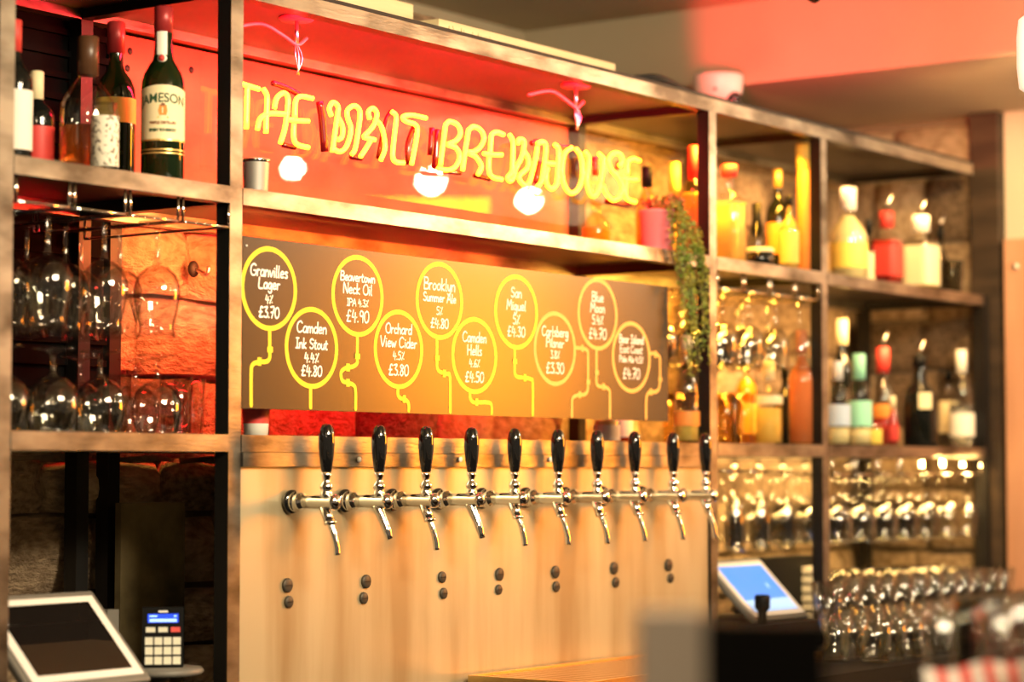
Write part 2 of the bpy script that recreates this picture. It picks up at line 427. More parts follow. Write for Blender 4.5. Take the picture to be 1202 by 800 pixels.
# painted backing board behind the sign
b = MB(); b.box(.135, 1.655, .405, .415, S1 + .005, TOPZ - .005)
for (px, py) in [(225, 82), (150, 80), (153, 60), (200, 55)]:
    p = at(px, py, .404); b.lathe([(0, .4045), (.007, .4045), (.007, .4055)], 'rubber', 10, c=(p.x, p.z), axis='y')
bb = fpart('backing_board', b, 'painted_board', 0)
# black louvred panel at the back left
lv = MB(); lv.box(-.9, .10, .412, .43, S2, TOPZ); lp = fpart('back_panel', lv, 'black_panel')
for i in range(18):
    z = S2 + .05 + i * .041
    if abs(z - S1) < .04: continue
    b = MB(); b.box(-.9, .10, .402, .411, z, z + .012); q = b.build('slat', 'black_panel', lp, (0, 0, 0), bevel=.002)
# dark scratched board in the bottom left bay
p0, p1 = at(140, 590, .36), at(214, 712, .36)
o = MB().box(p0.x, p1.x, .355, .37, p1.z - .2, p0.z).build('dark_board', 'dark_board', bevel=.002); tag(o, 'dark scratched board standing at the back of the bottom left bay', 'board')
o.location.z = 0

# splash plate with plugs
sp = thing('splash_plate', (.84, .006, WT), 'brushed copper toned metal splash plate behind the beer taps', 'splashback')
MB().box(-.806, .805, 0, .012, .002, 1.404 - WT).build('plate', 'splash_plate', sp, bevel=.001)
for (x, y, r) in [(336.4,686.5,8.5),(338,706,7.2),(428.8,682,8),(426,701.5,7),(518,677,6.8),(519.7,696,6.6),(585.4,673.6,7.6),(584.5,691.6,6),(651,671,7.4),(652,688,6.4),(720,666.4,7.4),(722,683,6.2),(784,663,7.4),(786.4,678,5.6)]:
    p = at(x, y, .006); R = r * (p - CAM).dot(FW) / F_PX
    b = MB(); b.lathe([(R, 0), (R, -.004), (R*.8, -.0055), (0, -.0055)], 'plug', 18, axis='y')
    b.box(-R*.7, R*.7, -.0065, -.005, -.0008, .0008, 'black_steel')
    b.build('hole_plug', 'plug', sp, (p.x - .84, 0, p.z - WT))
# drip tray
p = at(655, 789, -.02)
dt = thing('drip_tray', (1.24, -.15, WT), 'ribbed brass coloured drip tray on the worktop below the taps', 'drip tray')
b = MB()
for (a, c, e, g) in [(-.55, .40, -.14, -.132), (-.55, .40, .132, .14), (-.55, -.542, -.132, .132), (.392, .40, -.132, .132)]: b.box(a, c, e, g, .001, .018)
b.box(-.542, .392, -.132, .132, .001, .004); b.build('tray_rim', 'brass', dt, bevel=.0015)
for i in range(36):
    MB().box(-.536 + i*.026, -.522 + i*.026, -.131, .131, .0045, .014).build('grille_bar', 'tray', dt)

# ------------------------------------------------------------------ beer taps
TZ = at(386, 589, -.09).z
ordn = ['first','second','third','fourth','fifth','sixth','seventh','eighth','ninth','tenth']
def make_tap(long_spout, spb):
    t = thing('beer_tap', (0,0,0), '', 'beer tap', 'beer taps on the splash plate')
    MB().lathe([(0, -.002), (.021, -.002), (.022, -.006), (.021, -.011), (.014, -.013), (0, -.013)], 'black_gloss', 24, axis='y').build('flange', 'black_gloss', t)
    b = MB(); b.lathe([(.0, -.010), (.017, -.010), (.0185, -.014), (.0185, -.018), (.015, -.020), (.0165, -.023), (.0165, -.032), (.012, -.036), (.0115, -.040)], 'chrome', 20, axis='y')
    b.build('collar', 'chrome', t)
    b = MB(); b.lathe([(.0, -.036), (.0120, -.038), (.0120, -.058), (.0128, -.062), (.0128, -.102), (.0142, -.105), (.0142, -.111), (.010, -.116), (0, -.117)], 'chrome', 22, axis='y')
    b.build('barrel', 'chrome', t)
    b = MB(); b.lathe([(.0105, .006), (.011, .016), (.0085, .019), (.0115, .025), (.0115, .030), (.007, .035), (.0062, .040), (.0085, .047), (.0098, .052)], 'chrome', 18, c=(0, -.088)); b.build('handle_stem', 'chrome', t)
    b = MB(); b.lathe([(.0078, .0525), (.0095, .055), (.0128, .078), (.0148, .100), (.0145, .118), (.0118, .131), (.0072, .138), (0, .140)], 'black_gloss', 24, c=(0, -.088)); b.build('handle', 'black_gloss', t)
    b = MB(); P0 = Vector((0, -.082, -.006))
    if long_spout:
        b.tube([P0, (.002, -.090, -.026), (.003, -.094, -.036)], [.0100, .0098, .0095], 'chrome', 16)
        b.tube([(.003, -.0945, -.034), (.003, -.0955, -.040)], [.0115, .0112], 'chrome', 16)
        sp_ = [(.003, -.095, -.038), (.005, -.102, -.058), (.006, -.107, -.078), (.006, -.109, -.098)]
        sp_[-1] = (.006, -.109, spb)
        b.tube(sp_, .0058, 'chrome', 12, smoothing=4)
    else:
        b.tube([P0, (.002, -.090, -.024), (.004, -.102, -.050), (.006, -.109, spb)], [.0098, .0092, .0080, .0062], 'chrome', 16, smoothing=3)
    b.build('spout', 'chrome', t); return t
tx = [386, 448, 503, 556.5, 607, 658, 704, 748, 793, 831]
bot = [652, 633, 646, 632, 641, 640, 639, 636, 634, 633]
for i, (x, yb) in enumerate(zip(tx, bot)):
    p = at(x, 589, -.088); zb = at(x, yb, -.109).z - TZ
    t = make_tap(i not in (1, 3), zb)
    t.location = (p.x, .006, TZ)
    kind = 'short straight tapered spout' if i in (1, 3) else 'long curved spout'
    t['label'] = f'{ordn[i]} beer tap from the left, chrome with black handle and {kind}'

# ------------------------------------------------------------------ hand lettering (stroke font)
G = {
'A':(.62,[[(0,0),(.3,1),(.6,0)],[(.1,.38),(.5,.38)]]), 'B':(.55,[[(.05,0),(.05,1)],[(.05,1),(.4,.95),(.42,.62),(.05,.52)],[(.05,.52),(.52,.42),(.48,.05),(.05,0)]]),
'C':(.6,[[(.55,.85),(.35,1),(.08,.8),(.02,.4),(.12,.08),(.35,0),(.56,.14)]]), 'E':(.5,[[(.45,1),(.05,1),(.05,0),(.48,0)],[(.05,.52),(.4,.52)]]),
'G':(.62,[[(.56,.88),(.35,1),(.08,.8),(.02,.4),(.12,.08),(.38,0),(.56,.15),(.56,.42),(.34,.42)]]), 'H':(.58,[[(.05,0),(.05,1)],[(.52,0),(.52,1)],[(.05,.5),(.52,.5)]]),
'I':(.34,[[(.17,0),(.17,1)],[(.02,1),(.32,1)],[(.02,0),(.32,0)]]), 'L':(.5,[[(.06,1),(.04,.05),(.46,0)]]), 'M':(.72,[[(.02,0),(.1,1),(.34,.35),(.58,1),(.68,0)]]),
'N':(.6,[[(.04,0),(.06,1),(.5,0),(.54,1)]]), 'O':(.64,[[(.32,1),(.08,.8),(.02,.45),(.12,.08),(.34,0),(.56,.12),(.6,.55),(.5,.88),(.32,1)]]),
'P':(.52,[[(.05,0),(.05,1),(.42,.92),(.46,.6),(.05,.48)]]), 'S':(.5,[[(.45,.88),(.25,1),(.06,.82),(.12,.58),(.4,.42),(.44,.15),(.22,0),(.03,.12)]]),
'V':(.58,[[(.02,1),(.28,0),(.56,1)]]),
'a':(.44,[[(.38,.5),(.18,.55),(.03,.3),(.08,.03),(.24,.02),(.36,.2),(.38,.52),(.4,.0)]]), 'b':(.42,[[(.05,1),(.05,0)],[(.05,.35),(.22,.55),(.38,.3),(.3,.02),(.05,.05)]]),
'c':(.38,[[(.34,.46),(.18,.55),(.03,.3),(.1,.02),(.34,.06)]]), 'd':(.44,[[(.36,.45),(.18,.55),(.03,.3),(.1,.02),(.28,.05),(.38,.3),(.4,1),(.4,0)]]),
'e':(.42,[[(.05,.28),(.36,.32),(.32,.52),(.16,.55),(.03,.28),(.12,.02),(.36,.06)]]), 'g':(.44,[[(.38,.5),(.18,.55),(.03,.3),(.1,.05),(.28,.08),(.38,.5),(.38,-.25),(.2,-.38),(.04,-.25)]]),
'h':(.42,[[(.05,1),(.05,0)],[(.05,.35),(.22,.55),(.35,.4),(.37,0)]]), 'i':(.16,[[(.07,.52),(.08,0)],[(.07,.74),(.09,.76)]]), 'k':(.4,[[(.05,1),(.05,0)],[(.34,.55),(.06,.25),(.36,0)]]),
'l':(.18,[[(.08,1),(.06,.1),(.14,0)]]), 'm':(.62,[[(.04,.52),(.04,0)],[(.04,.35),(.18,.55),(.29,.4),(.3,0)],[(.3,.35),(.44,.55),(.55,.4),(.57,0)]]),
'n':(.42,[[(.04,.52),(.04,0)],[(.04,.35),(.22,.55),(.35,.4),(.37,0)]]), 'o':(.42,[[(.2,.55),(.04,.35),(.06,.08),(.2,0),(.36,.15),(.36,.42),(.2,.55)]]),
'r':(.32,[[(.05,.52),(.05,0)],[(.05,.32),(.16,.52),(.3,.5)]]), 's':(.34,[[(.3,.5),(.14,.55),(.05,.42),(.28,.2),(.24,.02),(.04,.04)]]), 't':(.32,[[(.14,.85),(.12,.08),(.28,0)],[(.0,.58),(.3,.6)]]),
'u':(.42,[[(.04,.52),(.06,.08),(.2,0),(.35,.15),(.36,.52),(.38,0)]]), 'v':(.38,[[(.02,.52),(.18,0),(.36,.54)]]), 'w':(.56,[[(.02,.52),(.14,0),(.27,.42),(.4,0),(.54,.54)]]),
'y':(.4,[[(.03,.52),(.08,.12),(.24,.05),(.36,.5)],[(.36,.52),(.34,-.2),(.18,-.38),(.03,-.25)]]),
'0':(.52,[[(.26,1),(.06,.8),(.03,.4),(.12,.06),(.26,0),(.44,.15),(.48,.55),(.4,.9),(.26,1)]]), '3':(.46,[[(.04,.95),(.38,.98),(.18,.6),(.42,.42),(.38,.08),(.18,0),(.02,.1)]]),
'4':(.54,[[(.14,1),(.03,.4)],[(.03,.4),(.52,.4)],[(.36,.78),(.34,-.04)]]), '5':(.48,[[(.42,1),(.1,1),(.08,.6),(.34,.58),(.42,.25),(.26,0),(.03,.06)]]), '6':(.46,[[(.36,1),(.1,.6),(.04,.2),(.2,0),(.4,.15),(.36,.45),(.08,.4)]]),
'7':(.46,[[(.03,1),(.42,1),(.18,0)],[(.1,.5),(.36,.52)]]), '8':(.46,[[(.34,.9),(.18,1),(.06,.8),(.38,.3),(.3,.02),(.1,.02),(.05,.28),(.38,.75),(.34,.9)]]), '9':(.46,[[(.38,.9),(.16,1),(.04,.75),(.14,.52),(.38,.62),(.38,.9),(.36,0)]]),
'£':(.52,[[(.44,.88),(.28,1),(.16,.8),(.18,.3),(.06,.02),(.46,.03)],[(.02,.48),(.36,.5)]]), '%':(.5,[[(.44,1),(.06,0)],[(.1,.9),(.12,.86)],[(.38,.14),(.4,.1)]]), '.':(.14,[[(.05,.02),(.07,.04)]]), ' ':(.26,[]),
}
def lettering(b, text, cx, zc, cap, width, sw, m, y):
    adv = sum(G[c][0] + .07 for c in text) - .07
    sx = min(width / adv, cap * 1.25); x = cx - sx * adv / 2
    for c in text:
        for st_ in G[c][1]:
            pts = [Vector((x + px_*sx + .06*cap*(pz - .5), zc + (pz - .5)*cap)) for px_, pz in st_]
            if len(pts) > 2: pts = catmull(pts, 3)
            b.ribbon(pts, sw, m, y)
        x += (G[c][0] + .07) * sx

mb = thing('menu_board', (.75, 0, S2), 'long dark menu board with yellow pipe artwork and handwritten beers and prices', 'menu board')
b = MB(); b.box(.036-.75, 1.465-.75, .002, .012, 1.507 - S2, 1.812 - S2); b.build('board', 'menu_black', mb, bevel=.0008)
p = at(290, 288, 0)
MB().lathe([(.002, .0015), (.002, .0005), (0, .0004)], 'chalk', 8, c=(p.x - .75, p.z - S2), axis='y').build('fixing_screw', 'chalk', mb)
ROUND = [ # px centre, top, bottom, text lines (text, width/diameter, z/r, cap/r), pipe, joints
((317,338.5,289,388),[('Granvilles',.66,.42,.27),('Lager',.46,.12,.25),('4%',.24,-.25,.19),('£3.70',.36,-.56,.25)],[(317.5,388),(317.5,410),(317.5,419),(314,424),(305,424.5),(297,428),(295.5,440),(295.5,483)],[(317.5,410),(305,424)],0),
((367,408,360,456),[('Camden',.64,.50,.27),('Ink Stout',.70,.10,.24),('4.4%',.36,-.24,.22),('£4.80',.46,-.56,.25)],[(365.5,455),(365.5,484.5)],[],0),
((421,347,299,395),[('Beavertown',.66,.46,.22),('Neck Oil',.56,.17,.25),('IPA 4.3%',.5,-.17,.17),('£4.90',.5,-.50,.28)],[(420.4,394),(420.2,418),(420,426),(415,430),(408,431),(402,435),(401,441),(403,447),(409,449),(416,452),(418,460),(418,486)],[(420.2,418),(409,431),(409,449)],0),
((469,409.7,363,456),[('Orchard',.58,.52,.25),('View Cider',.74,.18,.26),('4.5%',.32,-.16,.20),('£3.80',.44,-.52,.27)],[(468,455),(468,463),(471,467),(477,469),(480.5,474),(480.5,487)],[(475,468)],0),
((517,352.7,307,398.4),[('Brooklyn',.66,.42,.30),('Summer Ale',.84,.08,.22),('5%',.26,-.26,.20),('£4.80',.42,-.58,.24)],[(513.8,398),(513.8,420),(514,431),(517,436),(525,438.5),(529,443),(529.2,488)],[(513.8,420),(522,438)],0),
((558,417,372,462),[('Camden',.52,.48,.26),('Hells',.44,.14,.26),('4.6%',.32,-.20,.20),('£4.50',.46,-.56,.26)],[(552.6,461),(552.8,467),(556,471.5),(562,472),(573,472),(577.5,475),(578,489)],[(560,471.7)],0),
((607,366,322,410),[('San',.30,.52,.26),('Miguel',.56,.18,.26),('5%',.24,-.20,.24),('£4.30',.46,-.52,.26)],[(605,410),(605,424),(605,437),(608,442),(617,443),(624,445),(626,450),(626,490)],[(605,424),(616.7,443)],0),
((652.5,409,365.6,453),[('Carlsberg',.62,.46,.26),('Pilsner',.50,.16,.24),('3.8%',.32,-.16,.20),('£3.30',.50,-.52,.28)],[(677,408),(684,408.5),(690,411),(691,418),(691,448),(690,459),(686,463),(680,463),(673,466.5),(672,474),(672,491)],[(684,408.5),(691,448),(681,463)],1),
((702.5,368.5,326,411),[('Blue',.38,.48,.26),('Moon',.46,.18,.26),('5.4%',.30,-.16,.24),('£4.70',.44,-.54,.28)],[(701,411),(701,437),(701,449),(704,453),(710,453.8),(715.5,457),(716.6,464),(716.6,491.6)],[(701,437),(709,453.6)],1),
((742,419,377,461),[('Bear Island',.62,.50,.22),('East Coast',.66,.22,.20),('Pale Ale 4.5%',.74,-.06,.17),('£4.70',.48,-.46,.28)],[(764,414.5),(770,415),(775,419),(775.5,428),(775.5,445),(774,456),(770,459.5),(763,460),(760,464),(759,472),(759,491.4)],[(770,415.5),(775.5,445),(764.5,459.7)],1),
]
for (cx, cy, ty, by), lines, pipe, joints, am in ROUND:
    c = at(cx, cy, 0); R = (at(cx, ty, 0).z - at(cx, by, 0).z) / 2; mm = 'print_amber' if am else 'print_yellow'
    b = MB(); w_ = .0088; ox, oz = .75, S2
    n = 56
    for k in range(n):
        a0, a1 = 2*PI*k/n, 2*PI*(k+1)/n
        q = [((R-w_)*math.cos(a0), (R-w_)*math.sin(a0)), ((R)*math.cos(a0), (R)*math.sin(a0)), (R*math.cos(a1), R*math.sin(a1)), ((R-w_)*math.cos(a1), (R-w_)*math.sin(a1))]
        b.add([(c.x+u-ox, .00185, c.z+v-oz) for u, v in q], [[0,1,2,3]], mm)
    pts = []
    for k, (x, y) in enumerate(pipe):
        q = at(x, y, 0); pts.append(Vector((q.x - ox, q.z - oz)))
    pts = catmull(pts, 3) if len(pts) > 2 else pts
    pts = [Vector((q.x, max(q.y, 1.5085 + .004 - oz))) for q in pts]
    b.ribbon(pts, .0080, mm, .00180)
    for (x, y) in joints:
        q = at(x, y, 0); near = min(range(len(pts) - 1), key=lambda k: (pts[k] - Vector((q.x-ox, q.z-oz))).length)
        d = pts[min(near+2, len(pts)-1)] - pts[max(near-1, 0)]; d = Vector((1, 0)) if abs(d.x) > abs(d.y) else Vector((0, 1)); cc = Vector((q.x-ox, q.z-oz))
        b.ribbon([cc - d*.0050, cc + d*.0050], .0145, mm, .0009, joints=False)
    rd = b.build('pipe_roundel', mm, mb)
    b = MB()
    for (tx_, wf, zf, cf) in lines:
        lettering(b, tx_, c.x - ox, c.z + zf*R - oz, cf*R, wf*2*R, .0031 if cf > .21 else .0024, 'chalk', .0018)
    b.build('lettering', 'chalk', rd)

# ------------------------------------------------------------------ neon sign
ns = thing('neon_sign', (.75, .10, S1), 'glowing yellow neon sign reading THE MALT BREWHOUSE on a clear panel', 'neon sign')
OFF = Vector((-.75, -.10, -S1)); NY = .055
def nt_(pts, Y=NY): return [at(x, y, Y) + OFF for x, y in pts]
LET = [
 [[(277,96.5),(286,99),(304,104.5)],[(290.5,101),(290,115),(289,151)]],
 [[(309,104),(313.5,113),(313,130),(312,156)],[(302,152),(305,140),(313,134),(324,133),(335,134)],[(322,127),(325,115),(333,109),(338,115),(337,132),(334,152),(329,168)]],
 [[(367,115.5),(353,113),(347,119),(346,139)],[(338,140),(350,141.5),(362,142)],[(345,145),(345,163),(350,170),(362,173)]],
 [[(389,136),(386.5,127),(391,120),(397,126),(395,142),(392,165),(390,178)],[(396,136),(402,148),(401.5,160),(397,164)],[(391,174),(399,178),(407,171),(412,152),(408,138),(408,129),(416,124),(422.5,131),(421,150),(417,174),(413,181)]],
 [[(434,140),(432.5,131),(438,127),(442.5,134),(438,148),(427,160)],[(427,161),(440,164)],[(435,165),(429,175),(423,184)],[(441,141),(448,149),(452,172),(447,188)]],
 [[(460,131),(465,137),(463,158),(461,183),(465,190),(474,191)]],
 [[(500,138.5),(483,135),(473,137),(476,142),(487,146),(490,153),(487,173),(483,193)]],
 [[(523,146),(520,170),(517,194)],[(523,146),(528,142.5),(537,146.5),(540.5,156),(536,164.5),(526,169)],[(526,170),(536,174),(539.5,185),(534,196),(525,199.5),(514,197.5)]],
 [[(550,152),(546,178),(543,200)],[(549.5,153),(556,148.5),(565,153.5),(568,163),(564,172),(557,177.5),(549,178.5)],[(551,180),(559,184.5),(565,195),(561,205)]],
 [[(591,158),(582.5,155),(577,159),(576,172),(575.6,179)],[(568,180),(579,181.3),(589,181.5)],[(574,184),(574,200),(578,207.5),(589,210.5)]],
 [[(598,158),(602,166),(602,185),(601,201),(596,208),(599,212.5),(603.5,207),(605,199),(612,185),(615,172),(614.5,165),(609.5,163.5),(608,169)],[(614,176),(620,186),(619,197),(610,206),(611,213),(617,217),(622,212),(628,190),(631,172)]],
 [[(631,168),(637.5,166.5),(641,173),(639,192),(636,211),(631,219)],[(651,169.5),(656,176),(655,200),(653,216),(647.5,221.5),(642,216),(641,205),(643,197)],[(641,191.5),(651,192)]],
 [[(671,173),(663,180),(659.5,198),(662,216),(670,226.5),(679,221),(684,204),(682,184),(676,174.5)]],
 [[(687,178),(691.5,187),(689,207),(691,223),(696.5,230),(703,222),(707,203),(708,187),(703,180)]],
 [[(727,194),(730.5,190),(728.5,182),(721,179.5),(714.5,187),(717,198),(726,209),(730.5,220),(727,231),(719,234.5),(711.5,227),(708,218)]],
 [[(751,188.5),(743,186.4),(737,190.5),(736.5,205)],[(730,209),(738,210.3),(748,210.5)],[(735,212),(733.5,226),(737,234),(746,237)]],
]
for L_ in LET:
    b = MB()
    for st_ in L_: b.tube(nt_(st_), .0046, 'neon', 10, smoothing=5)
    b.build('neon_letter', 'neon', ns)
for pts, r in [([(320,97.5),(330,100.5),(342,106),(352,112)],.0055),([(375,119),(378,140),(381,178)],.0075),([(332,170),(346,173)],.005),([(412,184),(424,186)],.005),([(459,131),(452,145),(444,186)],.005),([(486,150),(479,170),(480,193)],.0065),
        ([(507,150),(505,182)],.006),([(513,152),(511,198)],.008),([(521,201),(540,203)],.005),([(557,206),(574,210)],.005),([(624,168),(630,166)],.006),([(633,190),(629,215)],.007),([(650,171),(668,173)],.005),([(698,184),(699,206)],.007),([(712,236),(730,240),(742,238)],.006),([(726,190),(724,198)],.005)]:
    MB().tube(nt_(pts, NY + .018), r, 'blocked', 10, smoothing=3).build('blocked_tube', 'blocked', ns)
b = MB(); b.box(.032-.75, 1.46-.75, 0, .004, 1.936 - S1, 2.146 - S1); b.build('acrylic_panel', 'acrylic', ns)
for (x, y) in [(348, 88), (676, 152)]:      # hook, plate, ties and cable
    p = at(x, y, .10) + OFF; top = TOPZ + .018 - S1
    b = MB(); b.lathe([(0, top - .007), (.030, top - .007), (.034, top - .003), (.034, top)], 'red_cable', 24, c=(p.x, p.y)); b.lathe([(.004, top - .05), (.004, top - .006)], 'zinc', 8, c=(p.x, p.y)); b.build('ceiling_plate', 'plastic_white', ns)
    b = MB()
    for k in range(3): b.tube([(p.x + .004*(k-1), p.y + .002*k, top - .045), (p.x + .010*(k-1), p.y - .006, (top - .045 + p.z)/2), (p.x + .004*(1-k), p.y - .003, p.z)], .0016, 'zinc', 6, smoothing=3)
    b.build('hanging_wire', 'zinc', ns)
    b = MB(); b.tube([(p.x - .17, p.y + .01, top - .045), (p.x - .10, p.y, top - .028), (p.x - .04, p.y, top - .040), (p.x + .002, p.y, top - .052), (p.x + .03, p.y, top - .035)], .0035, 'red_cable', 8, smoothing=5); b.build('supply_cable', 'red_cable', ns)

# ------------------------------------------------------------------ steel cup, small items on shelf 2
def place(px, Y, z): p = at(px, 400, Y); return Vector((p.x, p.y, z))
sc_ = thing('cocktail_shaker_cup', place(299, .03, S1), 'small brushed steel cup standing beside the neon sign', 'cup')
MB().lathe([(0, 0), (.020, 0), (.022, .004), (.0245, .058), (.0255, .0600), (.0245, .0605), (.0235, .058), (.020, .006), (0, .005)], 'cup_steel', 28).build('cup_body', 'cup_steel', sc_)
MB().lathe([(.0245, .054), (.0262, .0565), (.0262, .059), (.0245, .0600)], 'chrome', 28, cap=False).build('rim', 'chrome', sc_)
t = thing('white_cup', place(301, .06, S2), 'small white cup with red band tucked under the left end of the menu board', 'cup')
MB().lathe([(0, 0), (.022, 0), (.026, .075), (.024, .075), (.021, .004), (0, .004)], 'cream_white', 20).build('cup_body', 'cream_white', t)
MB().lathe([(.0236, .022), (.0252, .048)], 'label_red', 20, cap=False).build('band', 'label_red', t)

# ------------------------------------------------------------------ glasses
def stem_glass(name, prof_bowl, foot_r, stem_h, label, group, gm='glass', inverted=True):
    """prof_bowl: (r, z) from stem end upward, open at top; built upside down if inverted"""
    t = thing(name, (0,0,-50), label, 'glass', group)
    H = prof_bowl[-1][1] + stem_h
    fl = (lambda z: H - z) if inverted else (lambda z: z)
    foot = [(0, .0), (foot_r, .0), (foot_r, .0015), (foot_r*.55, .004), (.006, .009), (.0042, .016), (.0038, stem_h*.6), (.0048, stem_h*.88), (.008, stem_h)]
    b = MB(); pf = [(r, fl(z)) for r, z in foot]; b.lathe(pf if not inverted else pf[::-1], gm, 22, cap=False); b.build('foot', gm, t)
    b = MB(); bo = [(r, fl(z + stem_h)) for r, z in prof_bowl]; inn = [(max(r - .0014, .0001), fl(z + stem_h + .0015)) for r, z in prof_bowl[1:]][::-1]
    pf = bo + [(inn[0][0], bo[-1][1])] + inn[1:]
    b.lathe(pf, gm, 26, cap=False); b.build('bowl', gm, t)
    t['H'] = H; return t, H
TULIP = [(.004,0),(.018,.004),(.032,.016),(.040,.036),(.0405,.055),(.036,.080),(.031,.100),(.030,.108),(.034,.125)]
SNIFT = [(.004,0),(.020,.004),(.036,.018),(.044,.040),(.043,.062),(.037,.082),(.033,.092)]
WINE = [(.004,0),(.016,.004),(.028,.016),(.036,.040),(.037,.058),(.033,.085),(.029,.105)]
FLUTE = [(.004,0),(.012,.006),(.019,.030),(.023,.065),(.024,.100),(.022,.130)]
NUM = ['first','second','third','fourth','fifth','sixth','seventh','eighth','ninth','tenth','eleventh','twelfth','thirteenth','fourteenth','fifteenth']
def spread(src, spots, jitter=.004, labels=None):
    for k, (x, y, z) in enumerate(spots):
        l = (x + random.uniform(-jitter, jitter), y + random.uniform(-jitter, jitter), z)
        if k == 0: src.location = l; src.rotation_euler.z = random.uniform(0, 6)
        else: nw = dup(src, l, random.uniform(0, 6))
        if labels: (src if k == 0 else nw)['label'] = labels[k]

RZ = 1.824
# racks
def rack(label, x0, n, wz, topz, y0=.0, pitch=.127, w_=.115, loops=True):
    t = thing('glass_rack', (x0, .19, topz), label, 'glass rack')
    for k in range(n):
        a, c = k*pitch, k*pitch + w_; b = MB(); yb = .36 - .19; yf = y0 - .19; z = wz - topz
        if loops:
            b.tube([(a, yb, z), (a, yf + .004, z), (a + .004, yf, z)] + [(c - .004, yf, z), (c, yf + .004, z), (c, yb, z)], .0027, 'chrome', 7)
            for s_ in (a, c): b.tube([(s_, yf + .003, z), (s_, yf + .003, 0)], .0025, 'chrome', 7)
        else:
            b.tube([(a, yb, z), (a, yf, z)], .0021, 'chrome', 7); b.tube([(c, yb, z), (c, yf, z)], .0021, 'chrome', 7)
            b.tube([(a, yf, z), (c, yf, z)], .0021, 'chrome', 7)
        for s_ in (a, c): b.tube([(s_, yb, z), (s_, yb, 0)], .0025, 'chrome', 7)
        b.build('wire_channel', 'chrome', t)
    return t
rack('bent wire glass rack under the shelf of the whisky bottles', -.497, 4, RZ, S1 - .031)
rack('bent wire glass rack under the middle shelf behind the trailing plant', 1.69, 4, RZ, S1 - .031)
rack('bent wire glass rack with seven loops above the hanging wine glasses at right', 2.255, 7, S2 - .075, S2 - .031, pitch=.131)
rack('straight wire glass rack over the blue screen till', 1.69, 4, S2 - .065, S2 - .031, y0=.06, loops=False)
g1, H1 = stem_glass('stemmed_beer_glass', TULIP, .033, .075, 'stemmed beer glass hanging upside down from the rack under the whisky bottles', 'beer glasses hanging in the left bay')
gaps = [-.497 + .127*k + .121 for k in range(-1, 4)]
spread(g1, [(gx, y, RZ - H1 + .0025) for gx in gaps[:4] for y in (.055, .150, .245)], .002, [f'stemmed beer glass hanging {d} in the {NUM[i]} rack slot from the left post' for i in range(4) for d in ('front','middle','rearmost')])
g2, H2 = stem_glass('snifter_glass', SNIFT, .034, .045, 'balloon glass standing upside down on the shelf under the hanging beer glasses', 'balloon glasses standing in the left bay')
spread(g2, [(*place(x, Y, 0)[:2], S2) for x, Y in [(185,.055),(118,.05),(62,.045),(2,.05),(160,.20),(95,.21)]], .001, [f'upside down balloon glass on the shelf, {w}' for w in ('nearest the steel post at right','second of the front row from the steel post','third of the front row from the steel post','leftmost at the picture edge','rear row at right','rear row at left')])
# small ribbed tumblers
def tumbler(name, h, r0, r1, label, group, gm='glass', ribs=0):
    t = thing(name, (0,0,-50), label, 'glass', group)
    seg = 24; pf = [(0, .002), (r0*.9, 0), (r0, .003), (r0 + (r1-r0)*.5, h*.5), (r1, h), (r1 - .0022, h), (r0 + (r1-r0)*.5 - .0026, h*.5), (r0 - .003, .009), (0, .008)]
    b = MB(); b.lathe(pf, gm, seg, cap=False); b.build('tumbler_wall', gm, t)
    MB().lathe([(0,.0085),(r0 - .0035, .0085),(r0*.95,.004),(0,.0025)], gm, seg, cap=False).build('thick_base', gm, t)
    return t
g3 = tumbler('short_tumbler', .075, .027, .032, 'short clear tumbler in the huddle at the far left of the glass shelf', 'short tumblers in the left bay')
spread(g3, [(*place(x, Y, 0)[:2], S2) for x, Y in [(22,.13),(50,.155),(80,.135),(35,.24),(66,.26),(98,.30)]], .001, [f'short clear tumbler on the glass shelf at far left, {w}' for w in ('front row, leftmost','front row, middle','front row, right','rear row, left','rear row, middle','rear row, right')])
g4 = tumbler('tall_glass', .105, .026, .031, 'tall clear glass standing behind the balloon glasses at the steel post', 'tall glasses in the left bay')
spread(g4, [(*place(x, Y, 0)[:2], S2) for x, Y in [(208,.13),(222,.20),(135,.16)]], .001, ['tall clear glass behind the balloon glass nearest the steel post','tall clear glass at the rear, closest to the steel post','tall clear glass behind the second balloon glass from the steel post'])
# right side hanging glasses
g5, H5 = stem_glass('wine_glass', WINE, .032, .075, 'wine glass hanging upside down under the middle shelf behind the trailing plant', 'wine glasses hanging in the amber bay')
gp = [1.69 + .127*k + .121 for k in range(-1, 4)]
spread(g5, [(gx, y, RZ - H5 + .0025) for gx in gp for y in (.06, .15, .24, .33)], .002, [f'wine glass hanging right of the plant, {d} in the {NUM[i]} slot from the post' for i in range(5) for d in ['front','second','third','rearmost']])
g6, H6 = stem_glass('wine_glass', WINE, .032, .075, 'wine glass hanging upside down from the seven looped rack at right', 'wine glasses hanging in the far right bay')
gq = [2.255 + .131*k + .123 for k in range(-1, 7)]
spread(g6, [(gx, y, S2 - .075 - H6 + .0025) for gx in gq for y in (.05, .14, .23, .32)], .002, [f'wine glass on the seven looped rack, {d} in the {NUM[i]} slot from left' for i in range(8) for d in ['front','second','third','rearmost']])
g7, H7 = stem_glass('champagne_flute', FLUTE, .030, .07, 'champagne flute hanging upside down above the blue screen till', 'flutes hanging over the till')
spread(g7, [(gx, y, S2 - .065 - H7 + .0025) for gx in gp for y in (.10, .18, .26, .34)], .002, [f'champagne flute hanging above the blue till, {d} in the {NUM[i]} slot from left' for i in range(5) for d in ['front','second','third','rearmost']])
